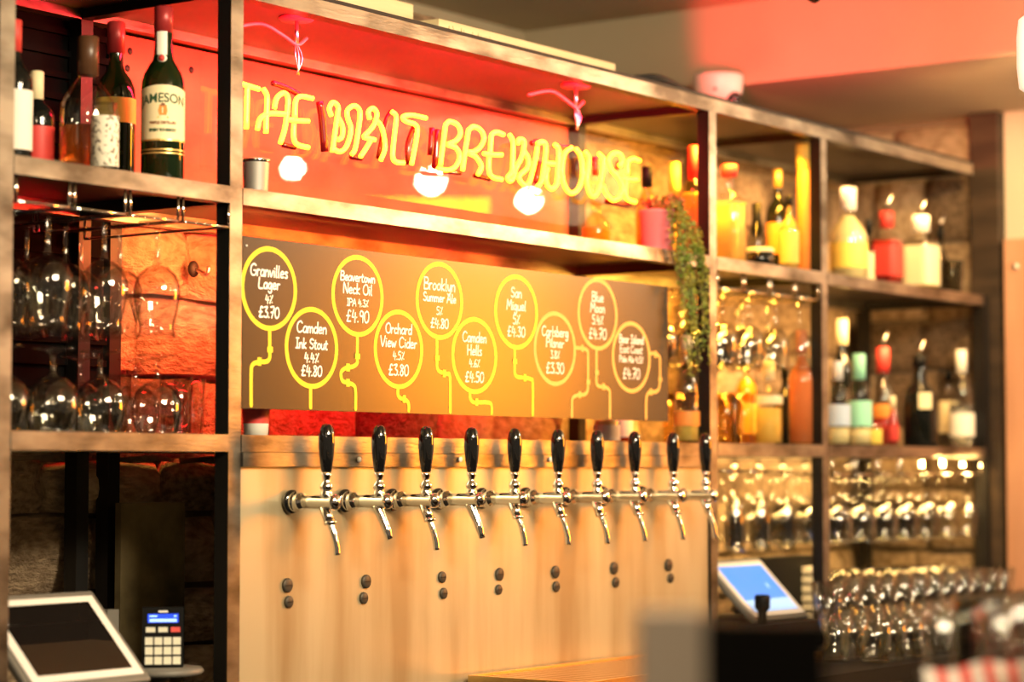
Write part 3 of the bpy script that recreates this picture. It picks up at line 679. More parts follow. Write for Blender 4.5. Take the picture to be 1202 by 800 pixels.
# worktop glasses
def row_spots(y, sx, z=WT, lo=968, hi=1225):
    out = []; x = 1.6 + random.uniform(0, .03)
    while x < 3.12:
        if lo < pxof((x, y, z)) < hi: out.append((x, y, z))
        x += sx
    return out
g8 = tumbler('pint_glass', .150, .030, .043, 'tall clear pint glass in the back rows on the worktop at right', 'pint glasses on the worktop')
def rows(ys, sx, what, names):
    sp_, lb_ = [], []
    for y, nm in zip(ys, names):
        r_ = row_spots(y, sx); sp_ += r_; lb_ += [f'{what}, {NUM[k]} from left in the {nm}' for k in range(len(r_))]
    return sp_, lb_
a_, l_ = rows((.20, .105, .01, -.085), .0925, 'clear pint glass on the worktop', ('rearmost pint row', 'second pint row', 'third pint row', 'front pint row'))
spread(g8, a_, .002, l_)
g9 = tumbler('whisky_tumbler', .092, .032, .038, 'short clear tumbler in the front rows on the worktop at right', 'tumblers on the worktop front')
a_, l_ = rows((-.175, -.26, -.345, -.43), .0825, 'short clear tumbler on the worktop', ('rearmost tumbler row', 'second tumbler row', 'third tumbler row', 'frontmost tumbler row'))
spread(g9, a_, .002, l_)

# ------------------------------------------------------------------ bottles
SHO = {  # shoulder profiles: list of (r fraction, z fraction)
'round': [(.94,0),(1,.012),(1,.56),(.97,.61),(.80,.665),(.50,.715),(.36,.76),(.33,.80),(.32,.93),(.36,.935),(.36,.955),(.31,.96),(.31,1)],
'whiskey': [(.94,0),(1,.012),(1,.545),(.97,.585),(.86,.63),(.66,.675),(.50,.705),(.44,.74),(.42,.80),(.41,.99),(.36,1)],
'wide': [(.9,0),(1,.02),(1,.46),(.97,.53),(.80,.60),(.50,.68),(.36,.72),(.33,.76),(.33,.90),(.37,.905),(.37,.94),(.30,.95),(.30,1)],
'square': [(.93,0),(1,.015),(1,.62),(.94,.66),(.60,.71),(.38,.74),(.33,.78),(.33,.95),(.36,.955),(.36,1)],
'slim': [(.94,0),(1,.012),(1,.50),(.90,.58),(.60,.68),(.40,.76),(.35,.82),(.34,.97),(.38,.975),(.38,1)],
'tube': [(.95,0),(1,.01),(1,.86),(.92,.88),(.9,.89),(.88,.9),(.86,.92),(.86,1)],
}
def bottle(name, label, px, Y, z, h, r, kind='round', glass='glass', liquid=None, level=.5, lab=None, lz=(.12,.45), cap=None, ch=.12, sq=0, pourer=False, cat='bottle', capr=1.12, nb=None):
    t = thing(name, place(px, Y, z), label, cat); pf = [(a*r, c*h) for a, c in SHO[kind]]
    MB().lathe([(0,0)] + pf, glass, 28, sq).build('glass_body', glass, t)
    if liquid:
        top = level*h; lp_ = [(0, .006)] + [(a*r - .003, max(c*h, .006)) for a, c in SHO[kind] if c*h < top]
        # radius at the fill level
        rr = r
        for (a0, c0), (a1, c1) in zip(SHO[kind], SHO[kind][1:]):
            if c0*h <= top <= c1*h: rr = (a0 + (a1-a0)*(top-c0*h)/max(1e-6, c1*h-c0*h))*r
        lp_ += [(rr - .003, top), (0, top)]
        MB().lathe(lp_, liquid, 24, sq).build('liquid', liquid, t)
    if lab: MB().lathe([(r + .0006, lz[0]*h), (r + .0008, (lz[0]+.003)*h), (r + .0008, lz[1]*h)], lab, 28, sq, cap=False).build('paper_label', lab, t)
    if nb:
        rn = [a for a, c in SHO[kind] if c > .8][0]*r + .0008
        MB().lathe([(rn, .82*h), (rn, .90*h)], nb, 20, cap=False).build('neck_band', nb, t)
    rn = SHO[kind][-1][0]*r
    if cap: MB().lathe([(rn*capr + .001, h*(1-ch)), (rn*capr + .0012, h + .004), (rn*capr*.9, h + .006), (0, h + .006)], cap, 20).build('cap', cap, t)
    if pourer:
        b = MB(); b.lathe([(rn*.9, h-.004), (rn*.95, h + .010), (.006, h + .014), (.006, h + .020)], 'plastic_black', 14); b.tube([(0,0,h+.016),(.004,-.004,h+.030),(.012,-.010,h+.050)], [.0042,.0036,.0028], 'zinc', 8); b.build('pourer', 'plastic_black', t)
    return t
def wrap_text(parent, text, size, r, zc, ang0, m, bulge=0, name='lettering', sxs=1.0):
    cu = bpy.data.curves.new('t', 'FONT'); cu.body = text; cu.size = size; cu.align_x = 'CENTER'; cu.offset = .0004
    to = bpy.data.objects.new('t', cu); COL.objects.link(to)
    dg = bpy.context.evaluated_depsgraph_get(); me = bpy.data.meshes.new_from_object(to.evaluated_get(dg)); bpy.data.objects.remove(to)
    for v in me.vertices:
        x = v.co.x * sxs; a = ang0 + x / r; z = zc + v.co.y + bulge * (math.cos(x / r) - 1)
        v.co = Vector((r * math.cos(a), r * math.sin(a), z))
    me.materials.append(M[m]); o = bpy.data.objects.new(name, me); COL.objects.link(o); o.parent = parent; return o
# the green whiskey bottle with its label
jm = bottle('whiskey_bottle', 'green whiskey bottle with cream label reading JAMESON beside the left steel post', 189, .06, S1, .302, .0375, 'whiskey', 'glass_green', cap='foil_red', ch=.135)
a_face = math.atan2(-(jm.location.y - CAM.y), -(jm.location.x - CAM.x)); ar = .0384
lbp = []
b = MB(); n = 30; half = 1.42
for k in range(n + 1):
    a = a_face - half + 2*half*k/n; arch = .010 * math.cos((a - a_face))
    lbp += [(ar*math.cos(a), ar*math.sin(a), .068 - .0), (ar*math.cos(a), ar*math.sin(a), .155 + arch)]
b.add(lbp, [[2*k, 2*k+2, 2*k+3, 2*k+1] for k in range(n)], 'cream', True); lb = b.build('paper_label', 'cream', jm)
b = MB(); v = []
for k in range(n + 1):
    a = a_face - half + 2*half*k/n; v += [((ar+.0004)*math.cos(a), (ar+.0004)*math.sin(a), .068), ((ar+.0004)*math.cos(a), (ar+.0004)*math.sin(a), .071)]
b.add(v, [[2*k, 2*k+2, 2*k+3, 2*k+1] for k in range(n)], 'gold', True); b.build('gold_border', 'gold', lb)
wrap_text(lb, 'JAMESON', .0225, ar + .0005, .135, a_face, 'ink_green', .009, sxs=.93)
wrap_text(lb, 'TRIPLE DISTILLED', .0062, ar + .0005, .097, a_face, 'ink_brown')
wrap_text(lb, 'IRISH WHISKEY', .0072, ar + .0005, .084, a_face, 'ink_green')
b = MB()
def labpt(dx, z, e=.0006): a = a_face + dx/ar; return ((ar+e)*math.cos(a), (ar+e)*math.sin(a), z)
b.add([labpt(-.006,.112), labpt(.006,.112), labpt(.008,.120), labpt(.006,.130), labpt(-.006,.130), labpt(-.008,.120)], [[0,1,2,3,4,5]], 'label_orange')
b.add([labpt(-.004,.128,.0009), labpt(.004,.128,.0009), labpt(.003,.133,.0009), labpt(-.003,.133,.0009)], [[0,1,2,3]], 'ink_brown')
b.add([labpt(-.010,.107), labpt(.010,.107), labpt(.009,.110), labpt(-.009,.110)], [[0,1,2,3]], 'gold'); b.build('crest', 'label_orange', lb)
rn = .0170; b = MB(); v = []
for k in range(9):
    a = a_face - .7 + 1.1*k/8; v += [(rn*math.cos(a), rn*math.sin(a), .220), (rn*math.cos(a), rn*math.sin(a), .262)]
b.add(v, [[2*k, 2*k+2, 2*k+3, 2*k+1] for k in range(8)], 'cream_white', True); b.build('neck_label', 'cream_white', jm)
sx_, sy_ = math.cos(a_face - .12), math.sin(a_face - .12)
b = MB(); b.ball((sx_*.0170, sy_*.0170, .214), .0085, 'cream_white', 14, 8, (1, 1, 1)); b.ball((sx_*.0210, sy_*.0210, .214), .0062, 'label_red', 12, 8); b.build('seal', 'cream_white', jm)
b = MB()
for z in (.046, .052): b.lathe([(.0379, z), (.0379, z + .0022)], 'gold', 24, cap=False)
b.build('base_band', 'gold', jm)
# other bottles upper left
bt = bottle('whisky_decanter', 'wide clear bottle half full of amber spirit left of the JAMESON bottle', 100, .11, S1, .235, .047, 'wide', 'glass', 'liquid_amber', .36, cap='bronze', ch=.26, capr=1.2, nb='cream')
bottle('green_bottle', 'green bottle with dark red foil cap standing behind the half full clear bottle', 133, .22, S1, .300, .036, 'round', 'glass_green', lab='label_yellow', lz=(.40,.55), cap='foil_red', ch=.17, capr=1.35)
t = bottle('miniature_jar', 'small clear jar wrapped in a cream label in front of the half full bottle', 121, .035, S1, .115, .0225, 'tube', 'glass', lab='mottled_label', lz=(.06,.80))
bottle('round_label_bottle', 'dark bottle with cream label at the far left edge', 13, .10, S1, .235, .030, 'round', 'glass_black', lab='cream_white', lz=(.10,.52), cap='label_red', ch=.2)
bottle('patterned_bottle', 'dark bottle with black and red label right of the far left post', 40, .18, S1, .175, .030, 'round', 'glass_black', lab='label_red', lz=(.12,.48), cap='cream', ch=.28)
# shelf 1 seen past the sign
bottle('amber_bottle', 'slim amber bottle right of the neon letter E behind the plant pot', 760, .17, S1, .215, .028, 'slim', 'glass_amber', 'liquid_gold', .7, cap='plastic_black', ch=.2)
bottle('spirit_bottle', 'tall amber bottle with yellow neck above the plant pot', 792, .22, S1, .250, .032, 'round', 'glass_amber', 'liquid_gold', .55, lab='label_yellow', cap='label_yellow', ch=.25, capr=1.3)
bottle('red_capped_bottle', 'bottle with a red cap just left of the right steel post', 815, .10, S1, .270, .033, 'round', 'glass_amber', 'liquid_gold', .6, lab='label_orange', cap='label_red', ch=.28, capr=1.3)
bottle('dark_liqueur_bottle', 'squat dark orange bottle low behind the neon letter E', 700, .30, S1, .16, .035, 'wide', 'glass_amber', 'liquid_orange', .5)
# bay 4 top shelf
bottle('swing_top_bottle', 'clear square bottle of yellow liquor with a round red stopper right of the post', 857, .07, S1, .235, .034, 'square', 'glass', 'liquid_gold', .60, lab='label_yellow', lz=(.62,.635), cap='label_red', ch=.10, sq=6, capr=1.5)
bottle('pourer_bottle', 'thin clear bottle with a black pourer between yellow bottles', 889, .14, S1, .170, .026, 'slim', 'glass_smoke', 'liquid_gold', .3, cap='plastic_black', ch=.45)
bottle('squat_dark_bottle', 'squat dark jar with pale lid low on the amber shelf', 893, .05, S1, .040, .034, 'tube', 'glass_black', cap='cream', ch=.3)
bottle('dark_rum_bottle', 'dark brown bottle with gold neck behind the pale yellow bottle', 914, .15, S1, .270, .031, 'round', 'glass_black', lab='label_orange', lz=(.2,.5), cap='gold', ch=.16)
bottle('yellow_liqueur_bottle', 'glowing yellow bottle with black cap beside the tall orange tube', 927, .06, S1, .185, .0245, 'round', 'glass', 'liquid_gold', .9, lab='label_yellow', lz=(.1,.55), cap='plastic_black', ch=.10)
bottle('orange_tube_carton', 'tall narrow orange bottle tube with yellow top against the post', 946, .07, S1, .330, .0205, 'tube', 'label_orange', cap='label_yellow', ch=.18, cat='bottle tube', capr=1.17)
# bay 5 top shelf
bottle('pale_yellow_bottle', 'large pale yellow bottle with white and red cap on the upper right shelf', 997, .09, S1, .245, .050, 'wide', 'glass', 'liquid_cream', .72, lab='label_yellow', lz=(.14,.42), cap='stripe_white', ch=.22, capr=1.35)
bottle('small_black_cap_bottle', 'small bottle with black cap and cream label left of the red bottle', 1021, .10, S1, .175, .022, 'square', 'glass_smoke', lab='cream', lz=(.08,.5), cap='plastic_black', ch=.22)
bottle('red_liqueur_bottle', 'square red liqueur bottle with red neck on the upper right shelf', 1042, .06, S1, .195, .037, 'square', 'glass', 'liquid_red', .62, lab='label_red', lz=(.12,.55), sq=6, cap='label_red', ch=.2, capr=1.4, pourer=True)
bottle('yellow_label_bottle', 'square bottle with pale yellow label and white neck on the upper right shelf', 1082, .05, S1, .200, .043, 'square', 'glass', 'liquid_gold', .6, lab='cream', lz=(.05,.60), sq=6, cap='cream_white', ch=.20, capr=1.5, pourer=True)
bottle('thin_clear_bottle', 'thin clear bottle with tall dark pourer at the right end of the upper shelf', 1105, .12, S1, .190, .024, 'slim', 'glass_smoke', cap='plastic_black', ch=.12, pourer=True)
t = tumbler('dark_tumbler', .095, .027, .033, 'dark smoky tumbler at the right end of the upper right shelf', None, 'glass_smoke'); t.location = place(1118, .05, S1)
# bay 4 lower
bottle('clear_gin_bottle', 'clear bottle with yellow liquid left of the pink bottle on the middle shelf', 902, .10, S2, .205, .034, 'round', 'glass', 'liquid_gold', .45, lab='cream', lz=(.5,.60), cap='cream', ch=.2, capr=1.3)
bottle('slim_black_bottle', 'slim black bottle just left of the pink bottle on the middle shelf', 921, .16, S2, .200, .026, 'round', 'glass_black', cap='plastic_black')
bottle('pink_bottle', 'salmon pink bottle beside the post on the middle shelf', 941, .06, S2, .285, .035, 'round', 'glass_amber', 'liquid_pink', .80, lab=None, cap='liquid_pink', ch=.18, capr=1.2)
t = bottle('brown_bottle', 'slim orange bottle standing behind tall glasses on the middle shelf', 876, .20, S2, .24, .028, 'round', 'glass_amber', 'liquid_orange', .7, lab='label_yellow')
g10 = tumbler('highball_glass', .125, .027, .031, 'tall highball glass on the middle shelf right of the trailing plant', 'highball glasses on the middle shelf', 'glass_amber')
spread(g10, [(*place(x, Y, 0)[:2], S2) for x, Y in [(851,.08),(870,.09),(858,.2),(806,.12),(790,.2),(822,.2)]], .001, [f'tall highball glass on the middle shelf, {w}' for w in ('just right of the steel post, front','left of the yellow gin bottle, front','right of the steel post, behind two others','in front, behind the trailing plant strands','behind the right edge of the menu board','behind the steel post and plant')])
bottle('tall_clear_bottle', 'tall clear bottle between the menu board and the trailing plant', 806, .05, S2, .245, .030, 'slim', 'glass', 'liquid_gold', .3, lab='label_orange', lz=(.16,.3), cap='cream', ch=.12)
bottle('red_bottle', 'red bottle half hidden below the menu board right end', 727, .26, S2, .16, .032, 'round', 'glass_amber', 'liquid_red', .6, lab='cream_white', lz=(.1,.4))
bottle('white_label_bottle', 'squat white labelled bottle peeking under the menu board', 712, .14, S2, .10, .030, 'wide', 'glass', 'liquid_cream', .5, lab='cream_white', lz=(.05,.4))
# bay 5 lower
bottle('blue_label_bottle', 'clear bottle with pale blue label beside the post on the right middle shelf', 983, .07, S2, .215, .032, 'round', 'glass', 'liquid_cream', .22, lab='label_blue', lz=(.24,.50), cap='plastic_white', ch=.2, capr=1.3)
bottle('white_cap_bottle', 'brown bottle with tall white cap behind the pale blue label bottle', 988, .20, S2, .345, .032, 'round', 'glass_black', cap='cream', ch=.19, capr=1.6)
bottle('mint_label_bottle', 'clear bottle with mint green label and mint cap', 1008, .08, S2, .240, .033, 'round', 'glass', 'liquid_cream', .20, lab='label_mint', lz=(.22,.50), cap='label_mint', ch=.26, capr=1.6)
bottle('small_yellow_jar', 'small yellow jar in front of the red liquor bottle', 1024, .06, S2, .065, .024, 'tube', 'glass', 'liquid_gold', .7, lab='label_yellow', lz=(.1,.7))
bottle('red_pourer_bottle', 'bottle of red liquor with a bright red cap on the right middle shelf', 1036, .14, S2, .270, .034, 'wide', 'glass', 'liquid_red', .42, lab='label_orange', lz=(.3,.44), cap='label_red', ch=.24, capr=1.7, pourer=True)
bottle('thin_red_bottle', 'small thin red bottle between red capped bottle and black bottle', 1047, .04, S2, .130, .016, 'slim', 'glass', 'liquid_red', .8, lab='label_red', cap='cream', ch=.2, capr=1.3)
bb_ = bottle('black_bottle', 'black bottle with small cream shield label on the right middle shelf', 1079, .06, S2, .245, .046, 'whiskey', 'glass_black', cap='plastic_black', ch=.1, pourer=True)
a2 = math.atan2(-(bb_.location.y - CAM.y), -(bb_.location.x - CAM.x)) + .35; R2 = .0468; v = []
for k in range(9):
    a = a2 - .42 + .84*k/8; v += [(R2*math.cos(a), R2*math.sin(a), .105), (R2*math.cos(a), R2*math.sin(a), .150)]
b = MB(); b.add(v, [[2*k, 2*k+2, 2*k+3, 2*k+1] for k in range(8)], 'cream', True); b.build('paper_label', 'cream', bb_)
bottle('frosted_bottle', 'pale clear bottle with cream label behind the last bottle on the right middle shelf', 1113, .14, S2, .22, .030, 'round', 'glass', 'liquid_clear', .4, lab='cream', lz=(.2,.62), cap='plastic_black', ch=.1)
bottle('vodka_bottle', 'tall clear bottle with cream cap, last at the right on the middle shelf', 1128, .06, S2, .275, .036, 'round', 'glass', 'liquid_clear', .45, lab='cream_white', lz=(.12,.36), cap='cream_white', ch=.22, capr=1.3)

# ------------------------------------------------------------------ plant
pp = thing('trailing_plant', place(772, .045, S1), 'trailing green plant in a pink pot spilling over the shelf', 'plant')
MB().lathe([(0,0),(.034,0),(.036,.004),(.041,.085),(.043,.088),(.043,.094),(.039,.094),(.037,.080),(0,.078)], 'pot_pink', 28).build('pot', 'pot_pink', pp)
rd = random.Random(5); st_b = MB(); lf = MB(); lfr = MB()
base = pp.location
strands = []
for k in range(26):
    ex = rd.choice([(800,300),(806,330),(812,360),(818,380),(822,400),(826,440),(818,442),(808,400),(800,345),(828,330),(832,380),(824,435),(812,440)])
    e = at(ex[0] + rd.uniform(-7, 7), ex[1] + rd.uniform(-25, 4), rd.uniform(-.06, -.02)) - base
    sx0, sy0 = rd.uniform(-.02, .03), rd.uniform(-.03, .02)
    mid = Vector((min(.075, e.x*.72) + rd.uniform(-.02, .015), -.055 + rd.uniform(-.015, .01), .060 + rd.uniform(-.03, .02)))
    top = Vector((.025 + rd.uniform(-.01, .02), -.02 + rd.uniform(-.02, .02), .115 + rd.uniform(-.01, .015)))
    strands.append(([Vector((sx0, sy0, .08)), top, mid, Vector((e.x + rd.uniform(-.01,.01), -.07, (mid.z + e.z)/2)), Vector(e)], 0))
for k in range(22):
    a = rd.uniform(0, 2*PI); r_ = rd.uniform(.02, .055); strands.append(([Vector((0, 0, .08)), Vector((r_*.5*math.cos(a), r_*.5*math.sin(a), .105)), Vector((r_*math.cos(a), r_*math.sin(a), .10 + rd.uniform(-.01, .035)))], 1))
for pts, red in strands:
    P = catmull(pts, 8); st_b.tube(P, .0009, 'stem', 4); acc = 0
    for i in range(1, len(P)):
        steps = max(1, int((P[i] - P[i-1]).length / .0075))
        for s_ in range(steps):
            c = P[i-1].lerp(P[i], s_/steps)
            for side in range(2):
                d = Vector((rd.uniform(-1,1), rd.uniform(-1,.5), rd.uniform(-.8,.4))).normalized(); L = rd.uniform(.008, .0135); wd = L*.36
                sd = d.cross(Vector((rd.uniform(-1,1), rd.uniform(-1,1), rd.uniform(-1,1)))).normalized()*wd; nn = d.cross(sd).normalized()*L*.10
                q = [c, c + d*L*.5 + sd - nn, c + d*L, c + d*L*.5 - sd - nn, c + d*L*.5 + nn]
                tgt = lfr if (red or (i < 14 and rd.random() < .55)) else lf
                tgt.add(q, [[0,1,4],[1,2,4],[2,3,4],[3,0,4]])
st_b.build('stems', 'stem', pp)
o = lf.build('foliage', 'leaf', pp); o['kind'] = 'stuff'
o = lfr.build('foliage', 'leaf_red', pp); o['kind'] = 'stuff'; o['label'] = 'reddish leaves near the pot'

# ------------------------------------------------------------------ on top of the shelving
zt = TOPZ + .038
def plank(pxa, pya, pxb, label, Y, th, dep):
    a, c = at(pxa, pya, Y), at(pxb, pya, Y); o = MB().box(a.x, c.x, Y, Y + dep, zt + .0005, zt + th).build('timber_plank', 'pale_timber', bevel=.003); tag(o, label, 'plank'); return o
plank(300, 0, 485, 'thick pale timber board lying on top of the shelving at left', .20, .095, .10)
plank(515, 60, 722, 'long thin pale timber plank lying on top of the shelving in the middle', .10, .048, .12)
# dark cables coiled on top
for k, (a_, lab_) in enumerate([((700, 790), 'black cable lying on top of the shelving left of the dome camera')]):
    b = MB()
    for j in range(4):
        pts = []
        for i in range(9):
            x = 735 + i*11; p = at(x, 100, .03 + .02*j + .012*math.sin(i*1.1 + j)); pts.append((p.x, p.y, zt + .006 + .004*j + .016*math.sin(PI*i/8)*(1 if j % 2 else .5)))
        b.tube(pts, .005, 'rubber', 8, smoothing=4)
    o = b.build('cable', 'rubber'); tag(o, lab_, 'cable')
# moss tuft on top
p = at(560, 60, .02); b = MB(); rd = random.Random(2)
for k in range(60):
    x, y = rd.uniform(-.07, .07), rd.uniform(0, .05); b.tube([(x, y, 0), (x + rd.uniform(-.01,.01), y, rd.uniform(.008, .022))], [.0012, .0004], 'leaf', 4)
o = b.build('dried_sprig', 'leaf', None, (p.x, .03, zt)); tag(o, 'small tuft of dried greenery on top of the shelf beside the thin plank', 'sprig')
# dome camera
pd = atX(843, 89, 2.33)
dc = thing('dome_camera', pd, 'white domed security camera above the right steel post', 'security camera')
prof = [(0,-.088)] + [(.066*math.sin(t_), -.030 - .058*math.cos(t_)) for t_ in [.25,.5,.75,1.0,1.3,PI/2]] + [(.067, -.006), (.066, 0), (0, 0)]
MB().lathe(prof, 'plastic_white', 32).build('housing', 'plastic_white', dc)
dirc = (CAM - pd).normalized(); rtc = RT
e = Vector((0,0,-.040)) + dirc*.040 + rtc*.042 + Vector((0,0,-.022)); b = MB(); b.ball(e, .021, 'lens', 18, 12); b.build('lens_ball', 'lens', dc)
e2 = Vector((0,0,-.034)) + dirc*.0655 - rtc*.008; b = MB(); b.ball(e2, .0045, 'rubber', 10, 8); b.build('sensor', 'rubber', dc)
MB().box(-.01, 2.4 - pd.x, -.03, .03, -.012, .004).build('bracket', 'plastic_white', dc, bevel=.003)
# black spotlight hanging from the ceiling at top
p = atX(966, -14, 1.5)
sl = thing('ceiling_spotlight', (p.x, p.y, 2.655), 'black spotlight head hanging from the ceiling at the top edge', 'spotlight')
MB().lathe([(.012, -.03), (.012, 0), (.04, 0)][::-1] , 'rubber', 16).build('ceiling_mount', 'rubber', sl)
b = MB(); b.lathe([(0,-.05),(.026,-.05),(.030,-.03),(.030,.03),(.024,.042),(0,.042)], 'plastic_black', 20); hd = b.build('lamp_head', 'plastic_black', sl); hd.location = (0, 0, p.z - 2.655 + .02); hd.rotation_euler = (.5, .6, 0)
MB().tube([(0,0,-.03),(0,0,p.z - 2.655 + .03)], .006, 'rubber', 8).build('stem', 'rubber', sl)
# white pendant lamp at the right edge
q = CAM + ray(1214, 62) * 4.6
pl = thing('pendant_lamp', (q.x, q.y, q.z), 'white glass pendant lamp cut by the right edge of the picture', 'lamp')
MB().lathe([(.0,-.078),(.020,-.078),(.030,-.070),(.034,-.03),(.034,.03),(.030,.066),(.012,.080),(0,.080)], 'lamp_white', 24).build('lamp_shade', 'lamp_white', pl)
MB().tube([(0,0,.078),(0,0,2.655 - q.z)], .003, 'rubber', 6).build('cord', 'rubber', pl)
# wall hook on stone
p = at(222, 316, .43); b = MB(); b.ball((0,0,0), .014, 'rubber', 12, 8, (1,.6,1.2)); b.tube([(0,-.005,0),(.004,-.03,-.012),(.008,-.034,.004)], .004, 'zinc', 8, smoothing=4)
o = b.build('wall_hook', 'rubber', None, (p.x, .418, p.z)); tag(o, 'small dark metal hook fixed in the stone behind the hanging glasses', 'hook')
p = at(1057, 172, .2); b = MB(); b.ball((0,0,.012), .012, 'rubber', 12, 8)
p = atX(1057, 171, 3.26); b = MB(); b.ball((0,0,0), .013, 'rubber', 12, 8, (.7,1,1)); b.lathe([(.006,-.02),(.006,.0)], 'rubber', 8)
o = b.build('wall_fixing', 'rubber', None, (3.243, p.y, p.z)); tag(o, 'small black round fixing on the stone wall above the right shelves', 'fixing')

# ------------------------------------------------------------------ tills
def till(name, label, cornerTR, Yt, screen, bz=0):
    """tablet tilted 45 degrees; cornerTR = pixel of the screen's top right outer corner"""
    c = at(cornerTR[0], cornerTR[1], Yt); W, L_, s = .245, .176, math.sqrt(.5)
    t = thing(name, (c.x - W/2, c.y - .06, WT), label, 'tablet')
    oz = c.z - WT
    def P(u, v, n): # u along X from the left, v down the slope, n out of the screen
        return Vector((u - W/2, .06 - v*s - n*s, oz - v*s + n*s))
    def slab(b, u0, u1, v0, v1, n0, n1, m):
        v_ = [P(u,v,n) for n in (n0, n1) for (u, v) in ((u0,v1),(u1,v1),(u1,v0),(u0,v0))]
        b.add(v_, [[0,3,2,1],[4,5,6,7],[0,1,5,4],[1,2,6,5],[2,3,7,6],[3,0,4,7]], m)
    b = MB(); slab(b, -.012, W + .012, -.014, L_ + .012, -.016, -.001, 'plastic_grey'); b.build('case', 'plastic_grey', t, bevel=.004)
    b = MB(); slab(b, 0, W, 0, L_, -.001, .002, 'plastic_white'); b.build('bezel', 'plastic_white', t, bevel=.001)
    b = MB(); slab(b, .018, W - .018, .014, L_ - .014, .002, .0026, screen); sc = b.build('screen', screen, t)
    if screen == 'screen_blue':
        b = MB(); slab(b, .018, W - .018, L_*.70, L_ - .0145, .0026, .0028, 'screen_pale'); slab(b, W*.70, W*.74, L_*.42, L_*.50, .0026, .0028, 'screen_pale'); b.build('screen_graphic', 'screen_pale', sc)
    b = MB(); pa = P(W/2, L_*.5, -.016)
    b.tube([(pa.x, pa.y, pa.z), (pa.x, pa.y + .045, pa.z - .04), (pa.x, pa.y + .05, bz + .02)], .016, 'plastic_grey', 12)
    b.lathe([(0, bz + .001), (.06, bz + .001), (.06, bz + .010), (.05, bz + .015), (0, bz + .017)], 'plastic_grey', 28, c=(pa.x, pa.y + .03)); b.build('stand', 'plastic_grey', t)
    return t
till('tablet_till', 'tablet till with dark screen and white bezel at the bottom left', (107, 699), .10, 'screen_off')
till('tablet_till', 'tablet till with bright blue screen at the right of the splash plate', (892, 658), .10, 'screen_blue', at(826, 744, -.08).z - WT)
# cables and green strip behind left tablet omitted; card reader on a ledge
lz = .985
q = atZ(190, 783, 1.055)
cr = thing('card_reader', (0,0,0), 'black card reader with blue display and cream keys beside the left tablet', 'card reader')
dist = 3.98; c = CAM + ray(191, 783)*dist; cr.location = c
fd = (Vector((CAM.x - c.x, CAM.y - c.y, 0))).normalized(); cr.rotation_euler.z = math.atan2(fd.y, fd.x) + PI/2
W, Hh = .070, .102; tl = .20
b = MB(); b.box(-W/2, W/2, 0, .018, 0, Hh); body = b.build('reader_body', 'plastic_black', cr, bevel=.006)
MB().box(-.026, .026, -.0012, 0, .076, .091).build('display', 'lcd_blue', cr)
b = MB(); b.box(-.023, .023, -.0018, -.0012, .0775, .0825, 'lcd_light'); b.box(-.023, -.010, -.0018, -.0012, .086, .0885, 'lcd_light'); b.box(.018, .023, -.0018, -.0012, .086, .0885, 'lcd_light'); b.build('display_text', 'lcd_light', cr)
b = MB(); b.box(-.008, .008, -.0015, 0, .0935, .0965); b.build('maker_mark', 'chalk', cr)
for k, (x, m_) in enumerate([(-.021, 'key'), (0, 'key'), (.021, 'key_red')]): MB().box(x - .008, x + .008, -.0025, 0, .060, .0685, m_).build('function_key', m_, cr, bevel=.0012)
for r_ in range(3):
    for c_ in range(4):
        x = -.0235 + c_*.0157; z = .045 - r_*.0165; MB().box(x - .0066, x + .0066, -.003, 0, z - .0065, z + .0065).build('key', 'key', cr, bevel=.0015)
o = MB()
o.lathe([(0, 0), (.07, 0), (.075, .006), (.07, .012), (0, .012)], 'plastic_grey', 28)
o.lathe([(.016, -(c.z - .0145 - WT)), (.016, 0)], 'plastic_grey', 14)
o = o.build('reader_stand', 'plastic_grey', None, (c.x + .004, c.y + .01, c.z - .0125)); tag(o, 'round dark pedestal holding the card reader', 'stand')
# small green-white box next to tablet
p = at(128, 735, .2); o = MB().box(-.014, .014, -.01, .01, 0, p.z - WT + .03).build('cable_box', 'plastic_grey', None, (p.x, p.y, WT), bevel=.003); tag(o, 'narrow dark grey box behind the left tablet and beside the card reader', 'box')
# right black printer block and rack of pads
p0 = at(826, 744, -.08); p1 = at(971, 744, -.08)
b_ = thing('cash_drawer', ((p0.x + p1.x)/2, .03, WT), 'black cash drawer and printer housing under the blue screen tablet', 'cash drawer')
hw = (p1.x - p0.x)/2; hz = p0.z - WT
MB().box(-hw, hw, -.11, .11, .001, hz).build('housing', 'plastic_black', b_, bevel=.004)
MB().box(hw*.25, hw*.95, -.114, -.110, hz*.12, hz*.45).build('drawer_front', 'plastic_black', b_, bevel=.003)
for k in range(2): MB().box(hw*.45, hw*.85, -.1155, -.1138, hz*(.62 + .16*k), hz*(.66 + .16*k)).build('slot', 'rubber', b_)
for o in bpy.data.objects:
    if o.name.startswith('tablet_till') and o['label'].startswith('tablet till with bright'): T2 = o
# pad rack
q0 = at(900, 655, .16); q1 = at(965, 655, .16)
pr = thing('pad_rack', ((q0.x+q1.x)/2, .17, WT), 'black rack holding a stack of white pads right of the blue screen', 'rack')
hw2 = (q1.x - q0.x)/2; MB().box(-hw2, hw2, 0, .06, .001, q0.z - WT).build('rack_body', 'plastic_black', pr, bevel=.003)
for k in range(7):
    a = at(954, 668 + k*11, .15); MB().box(a.x - pr.location.x - .022, a.x - pr.location.x + .022, -.030, -.0005, a.z - WT - .009, a.z - WT + .007).build('pad', 'cream_white', pr, bevel=.001)
    MB().box(a.x - pr.location.x - .015, a.x - pr.location.x + .034, -.032, -.0305, a.z - WT - .0105, a.z - WT - .0085).build('magenta_tab', 'label_red', pr)
